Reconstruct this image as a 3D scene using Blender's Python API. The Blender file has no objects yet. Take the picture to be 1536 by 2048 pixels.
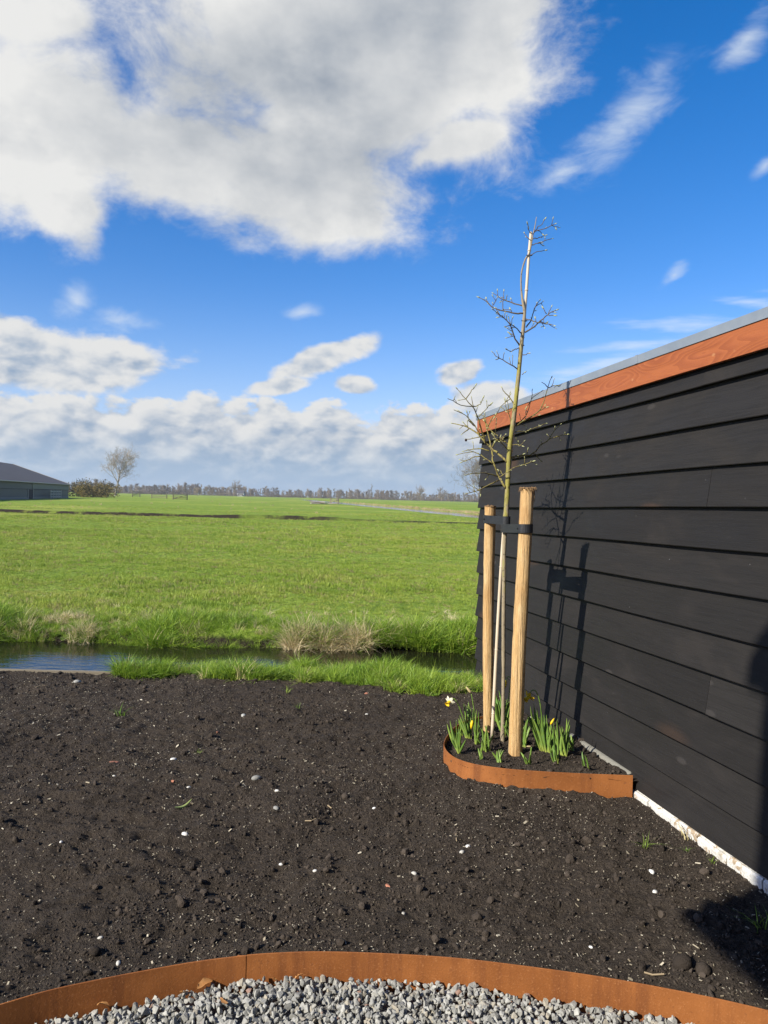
import bpy, math, random
import numpy as np
from mathutils import Vector, Matrix

scene = bpy.context.scene
R = math.radians
# ------------------------------------------------------------------ camera
PITCH, ROLL, FPX = R(1.04), R(1.41), 1538.0
CAMP = np.array([0.0, 0.0, 1.5])
cam_d = bpy.data.cameras.new('camera')
cam_d.sensor_fit = 'VERTICAL'; cam_d.sensor_height = 24.0
cam_d.lens = 24.0 * FPX / 2048.0
cam_d.clip_start = 0.05; cam_d.clip_end = 9000.0
cam = bpy.data.objects.new('camera', cam_d); scene.collection.objects.link(cam)
CAM_R = (Matrix.Rotation(math.pi / 2 - PITCH, 3, 'X') @ Matrix.Rotation(ROLL, 3, 'Z'))
cam.matrix_world = Matrix.Translation(Vector(CAMP)) @ CAM_R.to_4x4()
scene.camera = cam
# ------------------------------------------------------------------ sun, sky, exposure
SUN_AZ, SUN_EL = R(53.5), R(33.5)          # heading the light travels to, clockwise from +Y
SUNV = Vector((math.sin(SUN_AZ) * math.cos(SUN_EL), math.cos(SUN_AZ) * math.cos(SUN_EL), -math.sin(SUN_EL)))
sl = bpy.data.lights.new('sun', 'SUN'); sl.energy = 5.0; sl.angle = R(0.45); sl.color = (1.0, 0.94, 0.84)
sun = bpy.data.objects.new('sun', sl); scene.collection.objects.link(sun)
sun.rotation_euler = SUNV.to_track_quat('-Z', 'Y').to_euler()
scene.view_settings.view_transform = 'Standard'; scene.view_settings.look = 'None'
scene.view_settings.exposure = 0.52; scene.view_settings.gamma = 1.0
scene.view_settings.use_curve_mapping = False
scene.cycles.max_bounces = 6; scene.cycles.transparent_max_bounces = 6


class NT:
    """tiny helper to write node trees as expressions"""
    def __init__(s, tree): s.t = tree; s.n = tree.nodes; s.l = tree.links
    def put(s, sock, v):
        if isinstance(v, bpy.types.NodeSocket): s.l.new(v, sock)
        elif v is not None:
            if hasattr(sock.default_value, '__len__') and not hasattr(v, '__len__'): v = [v] * len(sock.default_value)
            if hasattr(v, '__len__') and hasattr(sock.default_value, '__len__') and len(sock.default_value) == 4 and len(v) == 3: v = (*v, 1)
            sock.default_value = v
    def m(s, op, a, b=None, c=None, clamp=False):
        n = s.n.new('ShaderNodeMath'); n.operation = op; n.use_clamp = clamp
        for i, v in enumerate((a, b, c)):
            if v is not None: s.put(n.inputs[i], v)
        return n.outputs[0]
    def vm(s, op, a, b=None, sc=None):
        n = s.n.new('ShaderNodeVectorMath'); n.operation = op
        s.put(n.inputs[0], a)
        if b is not None: s.put(n.inputs[1], b)
        if sc is not None: s.put(n.inputs['Scale'], sc)
        return n.outputs['Value'] if op in ('LENGTH', 'DOT_PRODUCT', 'DISTANCE') else n.outputs[0]
    def xyz(s, x, y, z):
        n = s.n.new('ShaderNodeCombineXYZ')
        for i, v in enumerate((x, y, z)): s.put(n.inputs[i], v)
        return n.outputs[0]
    def sep(s, v):
        n = s.n.new('ShaderNodeSeparateXYZ'); s.put(n.inputs[0], v); return n.outputs
    def ramp(s, v, a, b, lo=0.0, hi=1.0, smooth=True):
        n = s.n.new('ShaderNodeMapRange'); n.interpolation_type = 'SMOOTHSTEP' if smooth else 'LINEAR'
        n.clamp = True
        for i, q in enumerate((v, a, b, lo, hi)): s.put(n.inputs[i], q)
        return n.outputs[0]
    def mix(s, f, a, b, mode='MIX'):
        n = s.n.new('ShaderNodeMix'); n.data_type = 'RGBA'; n.blend_type = mode
        s.put(n.inputs[0], f); s.put(n.inputs[6], a); s.put(n.inputs[7], b)
        return n.outputs[2]
    def noise(s, v, scale, detail=4.0, rough=0.55, dist=0.0, color=False, lac=2.0):
        n = s.n.new('ShaderNodeTexNoise'); n.noise_dimensions = '3D'
        if v is not None: s.put(n.inputs['Vector'], v)
        for k, q in (('Scale', scale), ('Detail', detail), ('Roughness', rough), ('Distortion', dist), ('Lacunarity', lac)): n.inputs[k].default_value = q
        return n.outputs[1 if color else 0]
    def voro(s, v, scale, feat='F1', rnd=1.0):
        n = s.n.new('ShaderNodeTexVoronoi'); n.feature = feat
        if v is not None: s.put(n.inputs['Vector'], v)
        n.inputs['Scale'].default_value = scale; n.inputs['Randomness'].default_value = rnd
        return n.outputs
    def mapping(s, v, loc=(0, 0, 0), rot=(0, 0, 0), sc=(1, 1, 1), typ='POINT'):
        n = s.n.new('ShaderNodeMapping'); n.vector_type = typ
        s.put(n.inputs['Vector'], v)
        if typ == 'POINT' or typ == 'TEXTURE': n.inputs['Location'].default_value = loc
        n.inputs['Rotation'].default_value = rot; n.inputs['Scale'].default_value = sc
        return n.outputs[0]


world = bpy.data.worlds.new('World'); scene.world = world; world.use_nodes = True
world.cycles.sampling_method = 'MANUAL'; world.cycles.sample_map_resolution = 512
wt = world.node_tree; wt.nodes.clear(); w = NT(wt)


BRT = 6.6
def build_world():
    sky = wt.nodes.new('ShaderNodeTexSky'); sky.sky_type = 'NISHITA'; sky.sun_disc = False
    sky.sun_elevation = SUN_EL; sky.sun_rotation = SUN_AZ + math.pi
    sky.air_density = 1.0; sky.dust_density = 0.4; sky.ozone_density = 2.6; sky.altitude = 0
    hs = wt.nodes.new('ShaderNodeHueSaturation'); hs.inputs['Saturation'].default_value = 1.42; hs.inputs['Value'].default_value = 1.25
    wt.links.new(sky.outputs[0], hs.inputs['Color'])
    blue = w.mix(1.0, hs.outputs[0], (1.22, 0.95, 1.10), 'MULTIPLY')
    tc = wt.nodes.new('ShaderNodeTexCoord'); D = tc.outputs['Generated']
    x, y, z = w.sep(D)
    deg = 180 / math.pi
    az = w.m('MULTIPLY', w.m('ARCTAN2', x, y), deg)
    el = w.m('MULTIPLY', w.m('ARCSINE', z), deg)
    P = w.xyz(az, el, 0.0)
    # domain warp shared by all clouds
    D2 = w.vm('MULTIPLY', D, (1, 1, 1.5))
    wc = w.noise(D2, 7.0, 3.0, 0.5, color=True)
    warp = w.vm('MULTIPLY', w.vm('SUBTRACT', wc, (0.5, 0.5, 0.5)), (7.0, 4.5, 0))
    PW = w.vm('ADD', P, warp)
    SUNOFF = (-0.030, -0.012, 0.032)
    def billow(v, scale, detail=1.0):
        n = wt.nodes.new('ShaderNodeTexVoronoi'); n.feature = 'F1'; n.normalize = True
        w.put(n.inputs['Vector'], v); n.inputs['Scale'].default_value = scale; n.inputs['Detail'].default_value = detail; n.inputs['Roughness'].default_value = .5
        return w.m('SUBTRACT', 1.0, n.outputs['Distance'])
    f1 = w.noise(D2, 9.0, 11.0, 0.65, 0.25)
    s1 = w.noise(D2, 7.0, 7.0, 0.56)
    s1b = w.noise(w.vm('ADD', D2, SUNOFF), 7.0, 7.0, 0.56)
    D3 = w.vm('MULTIPLY', D, (1, 1, 1.75))
    f2 = w.noise(D3, 15.0, 9.0, 0.60, 0.2)
    wd3 = w.vm('MULTIPLY', w.vm('SUBTRACT', w.noise(D3, 30.0, 3.0, 0.5, color=True), (.5, .5, .5)), (.035, .035, .035))
    D4 = w.vm('ADD', D3, wd3)
    bl = billow(D4, 24.0); blb = billow(w.vm('ADD', D4, (-0.006, -0.003, 0.014)), 24.0)
    f2 = w.m('ADD', w.m('MULTIPLY', f2, 0.72), w.m('MULTIPLY', w.m('SUBTRACT', bl, 0.28), 0.36))
    s2 = w.noise(D3, 15.0, 6.0, 0.56, 0.2)
    s2b = w.noise(w.vm('ADD', D3, (-0.010, -0.004, 0.026)), 15.0, 6.0, 0.56, 0.2)

    def blobs(lst, vec):
        out = None
        for a, e, rx, ry, ang in lst:
            L = w.vm('LENGTH', w.mapping(vec, (a, e, 0), (0, 0, R(ang)), (rx, ry, 1), 'TEXTURE'))
            g = w.m('SUBTRACT', 1.0, L)
            if out is None: out = g
            else:
                n = w.m('SMOOTH_MAX', out, g, 0.25); out = n
        return out
    # high cumulus overhead, one big bank with ragged rim
    BIG = [(-4.0, 29.6, 17.5, 8.4, 0), (-5.3, 21.4, 9.6, 4.9, 0), (-24.2, 22.4, 8.6, 6.2, 0), (-22.2, 18.4, 3.0, 2.6, 0),
           (-15.5, 22.2, 8.0, 4.2, 0), (5.3, 24.4, 4.4, 2.0, 15), (5.6, 31.0, 7.8, 4.2, 30), (-26, 29.5, 5.6, 3.0, 0), (1.0, 34.0, 14.0, 6.0, 0), (-10, 42, 26, 8, 0)]
    F = blobs(BIG, PW)
    nz = w.m('SUBTRACT', f1, 0.5)
    Fn = w.m('ADD', F, w.m('MULTIPLY', nz, 1.25))
    aBig = w.ramp(Fn, -0.12, 0.40)
    lit = w.m('MULTIPLY', w.m('SUBTRACT', s1, s1b), 1.75)
    core = w.ramp(w.m('ADD', blobs([(-8.5, 27.0, 17, 8, 0), (-9, 38, 30, 9, 0), (4, 33, 12, 6, 25)], P), w.m('MULTIPLY', w.m('SUBTRACT', s1, 0.5), 1.6)), 0.0, 0.85)
    vBig = w.m('ADD', w.m('SUBTRACT', 0.95, w.m('MULTIPLY', core, 0.56)), lit)
    vBig = w.m('ADD', vBig, w.m('MULTIPLY', nz, 0.30))
    vBig = w.ramp(vBig, 0.0, 1.08, 0.0, 1.0, False)
    cBig = w.mix(vBig, (2.3, 2.7, 3.3), (BRT, BRT, BRT * .985))
    # low cumulus: small puffs and the left bank
    LOW = [(-23.6, 8.8, 8.3, 2.5, 0), (-26, 9.8, 4.0, 1.9, 0), (-4.65, 10.0, 4.2, 1.15, 20), (-7.9, 8.1, 2.6, .62, 10), (-2.4, 8.2, 1.6, .72, 0),
           (5.4, 9.2, 2.2, 1.1, 15), (7.8, 7.4, 3.2, 1.4, 0), (-38, 9.5, 6, 2, 0), (36, 8.5, 7, 1.6, 5), (60, 14, 9, 3, 0), (-62, 13, 10, 3.2, 8)]
    warp2 = w.vm('MULTIPLY', warp, (0.30, 0.28, 0))
    PW2 = w.vm('ADD', P, warp2)
    G = w.m('ADD', blobs(LOW, PW2), w.m('MULTIPLY', w.m('SUBTRACT', f2, 0.5), 1.7))
    # the horizon bank all round
    topn = w.noise(w.vm('MULTIPLY', D, (1, 1, 0.0)), 9.0, 3.0, 0.5)
    top = w.m('ADD', 4.6, w.m('MULTIPLY', topn, 4.4))
    HB = w.m('ADD', w.m('DIVIDE', w.m('SUBTRACT', top, el), 2.2), w.m('MULTIPLY', w.m('SUBTRACT', f2, 0.5), 4.2))
    aLow = w.m('MAXIMUM', w.ramp(G, -0.05, 0.34), w.ramp(HB, -0.05, 0.36))
    lit2 = w.m('ADD', w.m('MULTIPLY', w.m('SUBTRACT', s2, s2b), 2.2), w.m('MULTIPLY', w.m('SUBTRACT', bl, blb), 1.5))
    depth2 = w.ramp(w.m('MAXIMUM', w.m('MULTIPLY', G, 1.3), HB), 0.1, 2.4)
    vLow = w.m('ADD', w.m('SUBTRACT', 0.82, w.m('MULTIPLY', depth2, 0.54)), lit2)
    vLow = w.ramp(vLow, 0.0, 1.05, 0.05, 1.0)
    cLow = w.mix(vLow, (2.3, 3.15, 4.4), (BRT * .95, BRT * .955, BRT * .95))
    hz = w.ramp(el, 0.0, 5.0, 0.80, 0.0)
    cLow = w.mix(hz, cLow, (3.5, 4.6, 5.9))
    # thin wisps and streaks
    WI = [(16.8, 25.2, 5.2, 1.9, 38), (24.2, 28.8, 2.2, 1.0, 40), (-19.2, 11.9, 2.4, .9, 0), (-22, 12.7, 1.6, 1.1, 60), (12.4, 22.6, 2.6, 1.1, 20),
          (19.9, 15.8, 1.2, .5, 30), (-6.6, 13.2, 1.7, .65, 10), (25.6, 21.5, 1.0, .5, 40)]
    fw = w.noise(w.mapping(D2, (0, 0, 0), (0, R(-38), 0), (1.0, 1.0, 1.5)), 15.0, 9.0, 0.62, 0.4)
    Wf = w.m('ADD', blobs(WI, PW2), w.m('MULTIPLY', w.m('SUBTRACT', fw, 0.5), 2.6))
    aW = w.ramp(Wf, -0.2, 1.5, 0.0, 0.72)
    ST = [(21.6, 12.3, 5.0, .55, -3), (18.7, 11.1, 5.5, .45, 2), (15.0, 9.7, 5.5, .7, 12), (25.5, 13.4, 3, .4, -12), (34, 14, 8, .8, 0)]
    fs = w.noise(w.vm('MULTIPLY', D, (1, 1, 7.0)), 16.0, 5.0, 0.6)
    aS = w.ramp(w.m('ADD', blobs(ST, P), w.m('MULTIPLY', w.m('SUBTRACT', fs, 0.5), 2.2)), -0.2, 1.3, 0.0, 0.55)
    # scattered cumulus where the picture does not look, same kind of cloud
    side = w.ramp(w.m('ABSOLUTE', az), 38.0, 60.0)
    cov = w.noise(D2, 2.6, 2.0, 0.5)
    aO = w.m('MULTIPLY', w.ramp(w.m('ADD', w.m('MULTIPLY', w.m('SUBTRACT', cov, 0.57), 5.0), w.m('MULTIPLY', nz, 1.6)), 0.0, 0.5), side)
    aO = w.m('MULTIPLY', aO, w.ramp(el, 1.0, 9.0))
    hazecol = w.mix(w.ramp(el, 0.0, 16.0, 0.34, 0.0), blue, (3.4, 5.0, 7.2))
    c = w.mix(aS, hazecol, (6.2, 6.9, 7.6))
    c = w.mix(aW, c, (6.0, 6.6, 7.2))
    c = w.mix(aO, c, cBig)
    c = w.mix(aLow, c, cLow)
    c = w.mix(aBig, c, cBig)
    c = w.mix(w.ramp(el, -0.6, 0.0), (2.0, 2.4, 2.4), c)
    bg = wt.nodes.new('ShaderNodeBackground'); wt.links.new(c, bg.inputs['Color']); bg.inputs['Strength'].default_value = 0.088
    out = wt.nodes.new('ShaderNodeOutputWorld'); wt.links.new(bg.outputs[0], out.inputs['Surface'])
build_world()

# ------------------------------------------------------------------ helpers
rng = np.random.default_rng(7); random.seed(7)
COL = scene.collection
_R = np.array(CAM_R)


def ray(px, py):
    d = _R @ np.array([(px - 768) / FPX, -(py - 1024) / FPX, -1.0]); return d / np.linalg.norm(d)
def at(px, py, Y):            # a point of the photograph at depth Y
    d = ray(px, py); return CAMP + d * (Y / d[1])
def gz(px, py, z=0.0):        # ... on the level z
    d = ray(px, py); return CAMP + d * ((z - 1.5) / d[2])


def tag(o, label=None, cat=None, group=None, kind=None):
    if label: o['label'] = label
    if cat: o['category'] = cat
    if group: o['group'] = group
    if kind: o['kind'] = kind
    return o
def mesh_data(name, v, f, mats=(), smooth=False):
    me = bpy.data.meshes.new(name)
    v = np.asarray(v, dtype=np.float64)
    if isinstance(f, np.ndarray):
        n, k = f.shape
        me.vertices.add(len(v)); me.vertices.foreach_set('co', v.astype(np.float32).ravel())
        me.loops.add(n * k); me.loops.foreach_set('vertex_index', f.astype(np.int32).ravel())
        me.polygons.add(n); me.polygons.foreach_set('loop_start', np.arange(0, n * k, k, dtype=np.int32))
        me.update(calc_edges=True)
    else:
        me.from_pydata([tuple(p) for p in v], [], [tuple(q) for q in f])
    if smooth: me.polygons.foreach_set('use_smooth', np.ones(len(me.polygons), dtype=bool))
    for m in mats: me.materials.append(m)
    me.update()
    return me
def link(name, me, parent=None):
    o = bpy.data.objects.new(name, me); COL.objects.link(o)
    if parent: o.parent = parent
    return o
def mobj(name, v, f, mat, parent=None, smooth=False):
    return link(name, mesh_data(name, v, f, [mat], smooth), parent)
def empty(name, loc=(0, 0, 0), label=None, cat=None, group=None):
    o = bpy.data.objects.new(name, None); COL.objects.link(o); o.empty_display_size = .1
    o.location = loc; tag(o, label, cat, group); return o
def part(name, v, f, mat, parent, smooth=False):
    """part given in world space under an Empty that is only translated"""
    off = np.array(parent.location)
    p = parent.parent
    while p: off = off + np.array(p.location); p = p.parent
    return link(name, mesh_data(name, np.asarray(v, float) - off, f, [mat], smooth), parent)


class MB:
    def __init__(s): s.v = []; s.f = []
    def add(s, v, f):
        o = len(s.v); s.v += [tuple(p) for p in v]; s.f += [tuple(i + o for i in q) for q in f]; return s
    def tube(s, pts, rad, n=8, cap=True, jit=0.0, rg=None):
        pts = [np.asarray(p, float) for p in pts]; N = len(pts); o = len(s.v)
        up = None
        for i, p in enumerate(pts):
            t = pts[min(i + 1, N - 1)] - pts[max(i - 1, 0)]; t /= (np.linalg.norm(t) + 1e-12)
            if up is None:
                a = np.array([1.0, 0, 0]) if abs(t[0]) < .8 else np.array([0, 1.0, 0])
                up = np.cross(t, a)
            up = up - t * np.dot(up, t); up /= (np.linalg.norm(up) + 1e-12); sd = np.cross(t, up)
            r = rad[i] if hasattr(rad, '__len__') else rad
            for k in range(n):
                a = 2 * math.pi * k / n; rr = r * (1 + (rg.uniform(-jit, jit) if jit else 0))
                s.v.append(tuple(p + rr * (math.cos(a) * up + math.sin(a) * sd)))
        for i in range(N - 1):
            for k in range(n):
                a = o + i * n + k; b = o + i * n + (k + 1) % n
                s.f.append((a, b, b + n, a + n))
        if cap:
            s.f.append(tuple(o + k for k in range(n))[::-1]); s.f.append(tuple(o + (N - 1) * n + k for k in range(n)))
        return s
    def box(s, c, ax, ay, az, hx, hy, hz):
        c = np.asarray(c, float); ax, ay, az = (np.asarray(q, float) for q in (ax, ay, az))
        v = [c + sx * hx * ax + sy * hy * ay + sz * hz * az for sz in (-1, 1) for sy in (-1, 1) for sx in (-1, 1)]
        return s.add(v, [(0, 2, 3, 1), (4, 5, 7, 6), (0, 1, 5, 4), (2, 6, 7, 3), (0, 4, 6, 2), (1, 3, 7, 5)])
    def obj(s, name, mat, parent=None, smooth=False):
        return part(name, s.v, s.f, mat, parent, smooth) if parent is not None else mobj(name, s.v, s.f, mat, None, smooth)
    def mesh(s, name, mat, smooth=False): return mesh_data(name, s.v, s.f, [mat], smooth)
X3, Y3, Z3 = np.eye(3)


def hash2(i, j, s):
    h = (i.astype(np.int64) * 374761393 + j.astype(np.int64) * 668265263 + s * 974634777) & 0xFFFFFFFF
    h = ((h ^ (h >> 13)) * 1274126177) & 0xFFFFFFFF
    return ((h ^ (h >> 16)) & 0xFFFF) / 65535.0
def vnoise(x, y, s=0):
    x = np.asarray(x, float); y = np.asarray(y, float)
    i = np.floor(x); j = np.floor(y); fx = x - i; fy = y - j
    fx = fx * fx * (3 - 2 * fx); fy = fy * fy * (3 - 2 * fy)
    a = hash2(i, j, s); b = hash2(i + 1, j, s); c = hash2(i, j + 1, s); d = hash2(i + 1, j + 1, s)
    return (a * (1 - fx) + b * fx) * (1 - fy) + (c * (1 - fx) + d * fx) * fy - 0.5
def fbm(x, y, lam, o=4, s=0, g=.5):
    t = 0; a = 1.0
    for k in range(o):
        c, sn = math.cos(k * 1.1 + .3), math.sin(k * 1.1 + .3)
        t = t + a * vnoise((c * x - sn * y) / lam, (sn * x + c * y) / lam, s + k); lam /= 2.03; a *= g
    return t

# ------------------------------------------------------------------ materials
MATS = {}
def mat(name, color=None, rough=.8, fn=None, spec=.3, metal=0.0):
    m = bpy.data.materials.new(name); m.use_nodes = True; t = NT(m.node_tree)
    b = m.node_tree.nodes['Principled BSDF']
    b.inputs['Roughness'].default_value = rough; b.inputs['Specular IOR Level'].default_value = spec; b.inputs['Metallic'].default_value = metal
    if color is not None: b.inputs['Base Color'].default_value = (*color, 1)
    if fn: fn(t, b)
    MATS[name] = m
    return m
def pos(t): return t.n.new('ShaderNodeNewGeometry').outputs['Position']
def objc(t): return t.n.new('ShaderNodeTexCoord').outputs['Object']
def gen(t): return t.n.new('ShaderNodeTexCoord').outputs['Generated']
def rnd(t): return t.n.new('ShaderNodeObjectInfo').outputs['Random']
def bump(t, b, h, dist=.01, strength=1.0):
    n = t.n.new('ShaderNodeBump'); n.inputs['Strength'].default_value = strength; n.inputs['Distance'].default_value = dist
    t.put(n.inputs['Height'], h); t.l.new(n.outputs[0], b.inputs['Normal'])

def f_soil(t, b):
    p = pos(t)
    a = t.noise(p, 2.2, 4, .6); c = t.noise(p, 60, 5, .65); d = t.noise(p, 260, 3, .6)
    col = t.mix(t.ramp(a, .3, .7), (.042, .0335, .0260), (.068, .0540, .0410))
    col = t.mix(t.ramp(c, .35, .75), col, (.108, .086, .065))
    # pale grit mixed through the soil
    v = t.voro(p, 150)
    chip = t.m('MULTIPLY', t.ramp(v['Distance'], .22, .14), t.ramp(t.sep(v['Color'])[0], .82, .86))
    col = t.mix(t.m('MULTIPLY', chip, .8), col, (.30, .26, .18))
    t.put(b.inputs['Base Color'], col)
    h = t.m('ADD', t.m('MULTIPLY', c, 1.0), t.m('MULTIPLY', d, .45))
    bump(t, b, h, .042, 1.0)
M_soil = mat('soil', None, .95, f_soil, .12)
def f_clod(t, b):
    p = pos(t); c = t.noise(p, 90, 4, .65)
    col = t.mix(rnd(t), (.036, .0290, .0230), (.080, .0640, .0500)); t.put(b.inputs['Base Color'], col); bump(t, b, c, .008, 1.0)
M_clod = mat('soil clod', None, .95, f_clod, .1)
def f_chip(t, b):
    col = t.mix(rnd(t), (.20, .16, .10), (.55, .50, .38)); t.put(b.inputs['Base Color'], col)
M_chip = mat('pale grit', None, .8, f_chip)
def f_field(t, b):
    p = pos(t)
    a = t.noise(p, .055, 4, .6); c = t.noise(p, 1.1, 5, .65); e = t.noise(t.vm('MULTIPLY', p, (1, .25, 1)), .16, 4, .6)
    col = t.mix(t.ramp(c, .3, .72), (.150, .230, .026), (.262, .350, .050))
    col = t.mix(t.ramp(a, .48, .66), col, (.34, .37, .070))
    col = t.mix(t.m('MULTIPLY', t.ramp(e, .60, .74), .6), col, (.26, .225, .095))
    _, py_, z = t.sep(p)
    mud = t.ramp(t.m('ADD', z, t.m('MULTIPLY', t.m('SUBTRACT', c, .5), .22)), -.06, -.14)
    spoil = t.ramp(t.m('ADD', t.m('ABSOLUTE', t.m('SUBTRACT', py_, 48.0)), t.m('MULTIPLY', t.m('SUBTRACT', t.noise(p, .7, 4, .65), .5), 2.6)), .95, .45)
    spoil = t.m('MULTIPLY', spoil, t.ramp(t.m('ADD', t.noise(t.vm('MULTIPLY', p, (1, .2, 0)), .22, 4, .65), t.ramp(t.sep(p)[0], -6, -16, 0, .22)), .38, .54, .35, 1))
    mud = t.m('MAXIMUM', t.m('MULTIPLY', mud, t.m('LESS_THAN', py_, 44)), spoil)
    col = t.mix(mud, col, (.040, .031, .021))
    t.put(b.inputs['Base Color'], col)
    bump(t, b, t.m('ADD', t.noise(p, 9, 5, .7), t.noise(p, 2, 3, .6)), .12, .9)
M_field = mat('meadow', None, .9, f_field, .1)
def f_mud(t, b):
    p = pos(t); c = t.noise(p, 14, 5, .65)
    t.put(b.inputs['Base Color'], t.mix(t.ramp(c, .3, .7), (.014, .012, .008), (.045, .036, .022))); bump(t, b, c, .03)
M_mud = mat('mud', None, .85, f_mud, .2)
def f_water(t, b):
    p = pos(t)
    b.inputs['IOR'].default_value = 1.33
    t.put(b.inputs['Base Color'], t.mix(t.noise(p, 1.2, 3), (.006, .007, .004), (.016, .016, .008)))
    bump(t, b, t.noise(t.vm('MULTIPLY', p, (1.0, 2.4, 1)), 5.0, 3, .5), .006, .55)
M_water = mat('ditch water', None, .03, f_water, .5)
def f_grassblade(t, b, g0=(.180, .275, .024), g1=(.385, .470, .066), dry=(.33, .27, .12), dryamt=.10, big=True):
    p = pos(t); r = rnd(t)
    col = t.mix(r, g0, g1)
    if big:
        n = t.noise(p, .33, 4, .6); col = t.mix(t.ramp(n, .44, .70), col, (.41, .43, .085))
        n2 = t.noise(p, 1.1, 4, .65); col = t.mix(t.m('MULTIPLY', t.ramp(n2, .50, .66), .7), col, (.145, .250, .020))
        n3 = t.noise(p, 2.3, 3, .6); col = t.mix(t.m('MULTIPLY', t.ramp(n3, .56, .70), .6), col, (.40, .40, .105))
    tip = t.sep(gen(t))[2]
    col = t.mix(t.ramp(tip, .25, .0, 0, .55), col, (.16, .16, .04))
    rr = t.m('FRACT', t.m('MULTIPLY', r, 37.7))
    col = t.mix(t.m('LESS_THAN', rr, dryamt), col, dry)
    t.put(b.inputs['Base Color'], col)
    tr = t.n.new('ShaderNodeBsdfTranslucent'); t.put(tr.inputs['Color'], col)
    mx = t.n.new('ShaderNodeMixShader'); mx.inputs[0].default_value = .28
    t.l.new(b.outputs[0], mx.inputs[1]); t.l.new(tr.outputs[0], mx.inputs[2])
    t.l.new(mx.outputs[0], t.n['Material Output'].inputs['Surface'])
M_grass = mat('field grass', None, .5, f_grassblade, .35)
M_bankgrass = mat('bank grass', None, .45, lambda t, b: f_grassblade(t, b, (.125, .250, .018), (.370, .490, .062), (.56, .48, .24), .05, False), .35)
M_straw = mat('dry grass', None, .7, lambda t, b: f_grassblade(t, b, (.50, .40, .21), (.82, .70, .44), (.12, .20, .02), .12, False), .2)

SHED_D = np.array([-.199, .980, -.018]); SHED_D /= np.linalg.norm(SHED_D)
SHED_N = np.cross(SHED_D, Z3); SHED_N /= np.linalg.norm(SHED_N)      # into the shed
SHED_V = np.cross(SHED_N, SHED_D)
SHED_0 = np.array([1.344, 4.046, 0.0])
def wall(s, t, n=0.0): return SHED_0 + s * SHED_D + t * SHED_V + n * SHED_N

def shed_uv(t):
    """length along the wall, height, across"""
    p = t.vm('SUBTRACT', pos(t), tuple(SHED_0))
    return t.xyz(t.vm('DOT_PRODUCT', p, tuple(SHED_D)), t.vm('DOT_PRODUCT', p, tuple(SHED_V)), t.vm('DOT_PRODUCT', p, tuple(SHED_N)))
def f_board(t, b):
    q = shed_uv(t); r = rnd(t)
    q = t.vm('ADD', q, t.xyz(t.m('MULTIPLY', r, 13.0), t.m('MULTIPLY', r, 7.0), 0))
    grain = t.noise(t.vm('MULTIPLY', q, (3.0, 60, 20)), 1.0, 5, .6, 1.2)
    fine = t.noise(t.vm('MULTIPLY', q, (25, 400, 90)), 1.0, 3, .6)
    blot = t.noise(t.vm('MULTIPLY', q, (1.6, 3.4, 1)), 1.0, 4, .6, .8)
    col = t.mix(t.m('MULTIPLY', r, .8), (.0180, .0166, .0155), (.0270, .0250, .0232))
    col = t.mix(t.ramp(grain, .35, .75, 0, .5), col, (.0115, .0108, .0104))
    col = t.mix(t.ramp(blot, .50, .72, 0, .45), col, (.032, .028, .025))
    # thin brown worn patches where the stain has not covered
    kn = t.voro(t.vm('MULTIPLY', q, (1.5, 4.0, 1)), 1.0)
    worn = t.m('MULTIPLY', t.ramp(t.m('ADD', kn['Distance'], t.m('MULTIPLY', grain, .16)), .36, .14), t.ramp(t.sep(kn['Color'])[0], .55, .80))
    col = t.mix(t.m('MULTIPLY', worn, .6), col, (.085, .046, .026))
    # knots
    k2 = t.voro(t.vm('MULTIPLY', q, (3.0, 8.0, 1)), 1.0)
    knot = t.m('MULTIPLY', t.ramp(k2['Distance'], .16, .09), t.ramp(t.sep(k2['Color'])[1], .72, .76))
    col = t.mix(t.m('MULTIPLY', knot, .5), col, (.055, .050, .046))
    # pale specks and scuffs
    sp = t.voro(t.vm('MULTIPLY', q, (9, 13, 1)), 1.0)
    spk = t.m('MULTIPLY', t.ramp(t.m('ADD', sp['Distance'], t.m('MULTIPLY', fine, .06)), .075, .045), t.ramp(t.sep(sp['Color'])[2], .965, .97))
    scf = t.noise(t.vm('MULTIPLY', q, (6, 90, 1)), 1.0, 5, .7, 1.0)
    col = t.mix(t.ramp(scf, .66, .80, 0, .45), col, (.075, .075, .075))
    col = t.mix(t.m('MULTIPLY', spk, t.ramp(fine, .35, .6)), col, (.15, .15, .15))
    t.put(b.inputs['Base Color'], col)
    t.put(b.inputs['Roughness'], t.ramp(blot, .3, .7, .50, .75))
    bump(t, b, t.m('ADD', t.m('MULTIPLY', grain, .6), t.m('ADD', t.m('MULTIPLY', fine, .35), t.m('MULTIPLY', knot, .5))), .0035, .55)
M_board = mat('black stained board', None, .6, f_board, .18)
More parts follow.
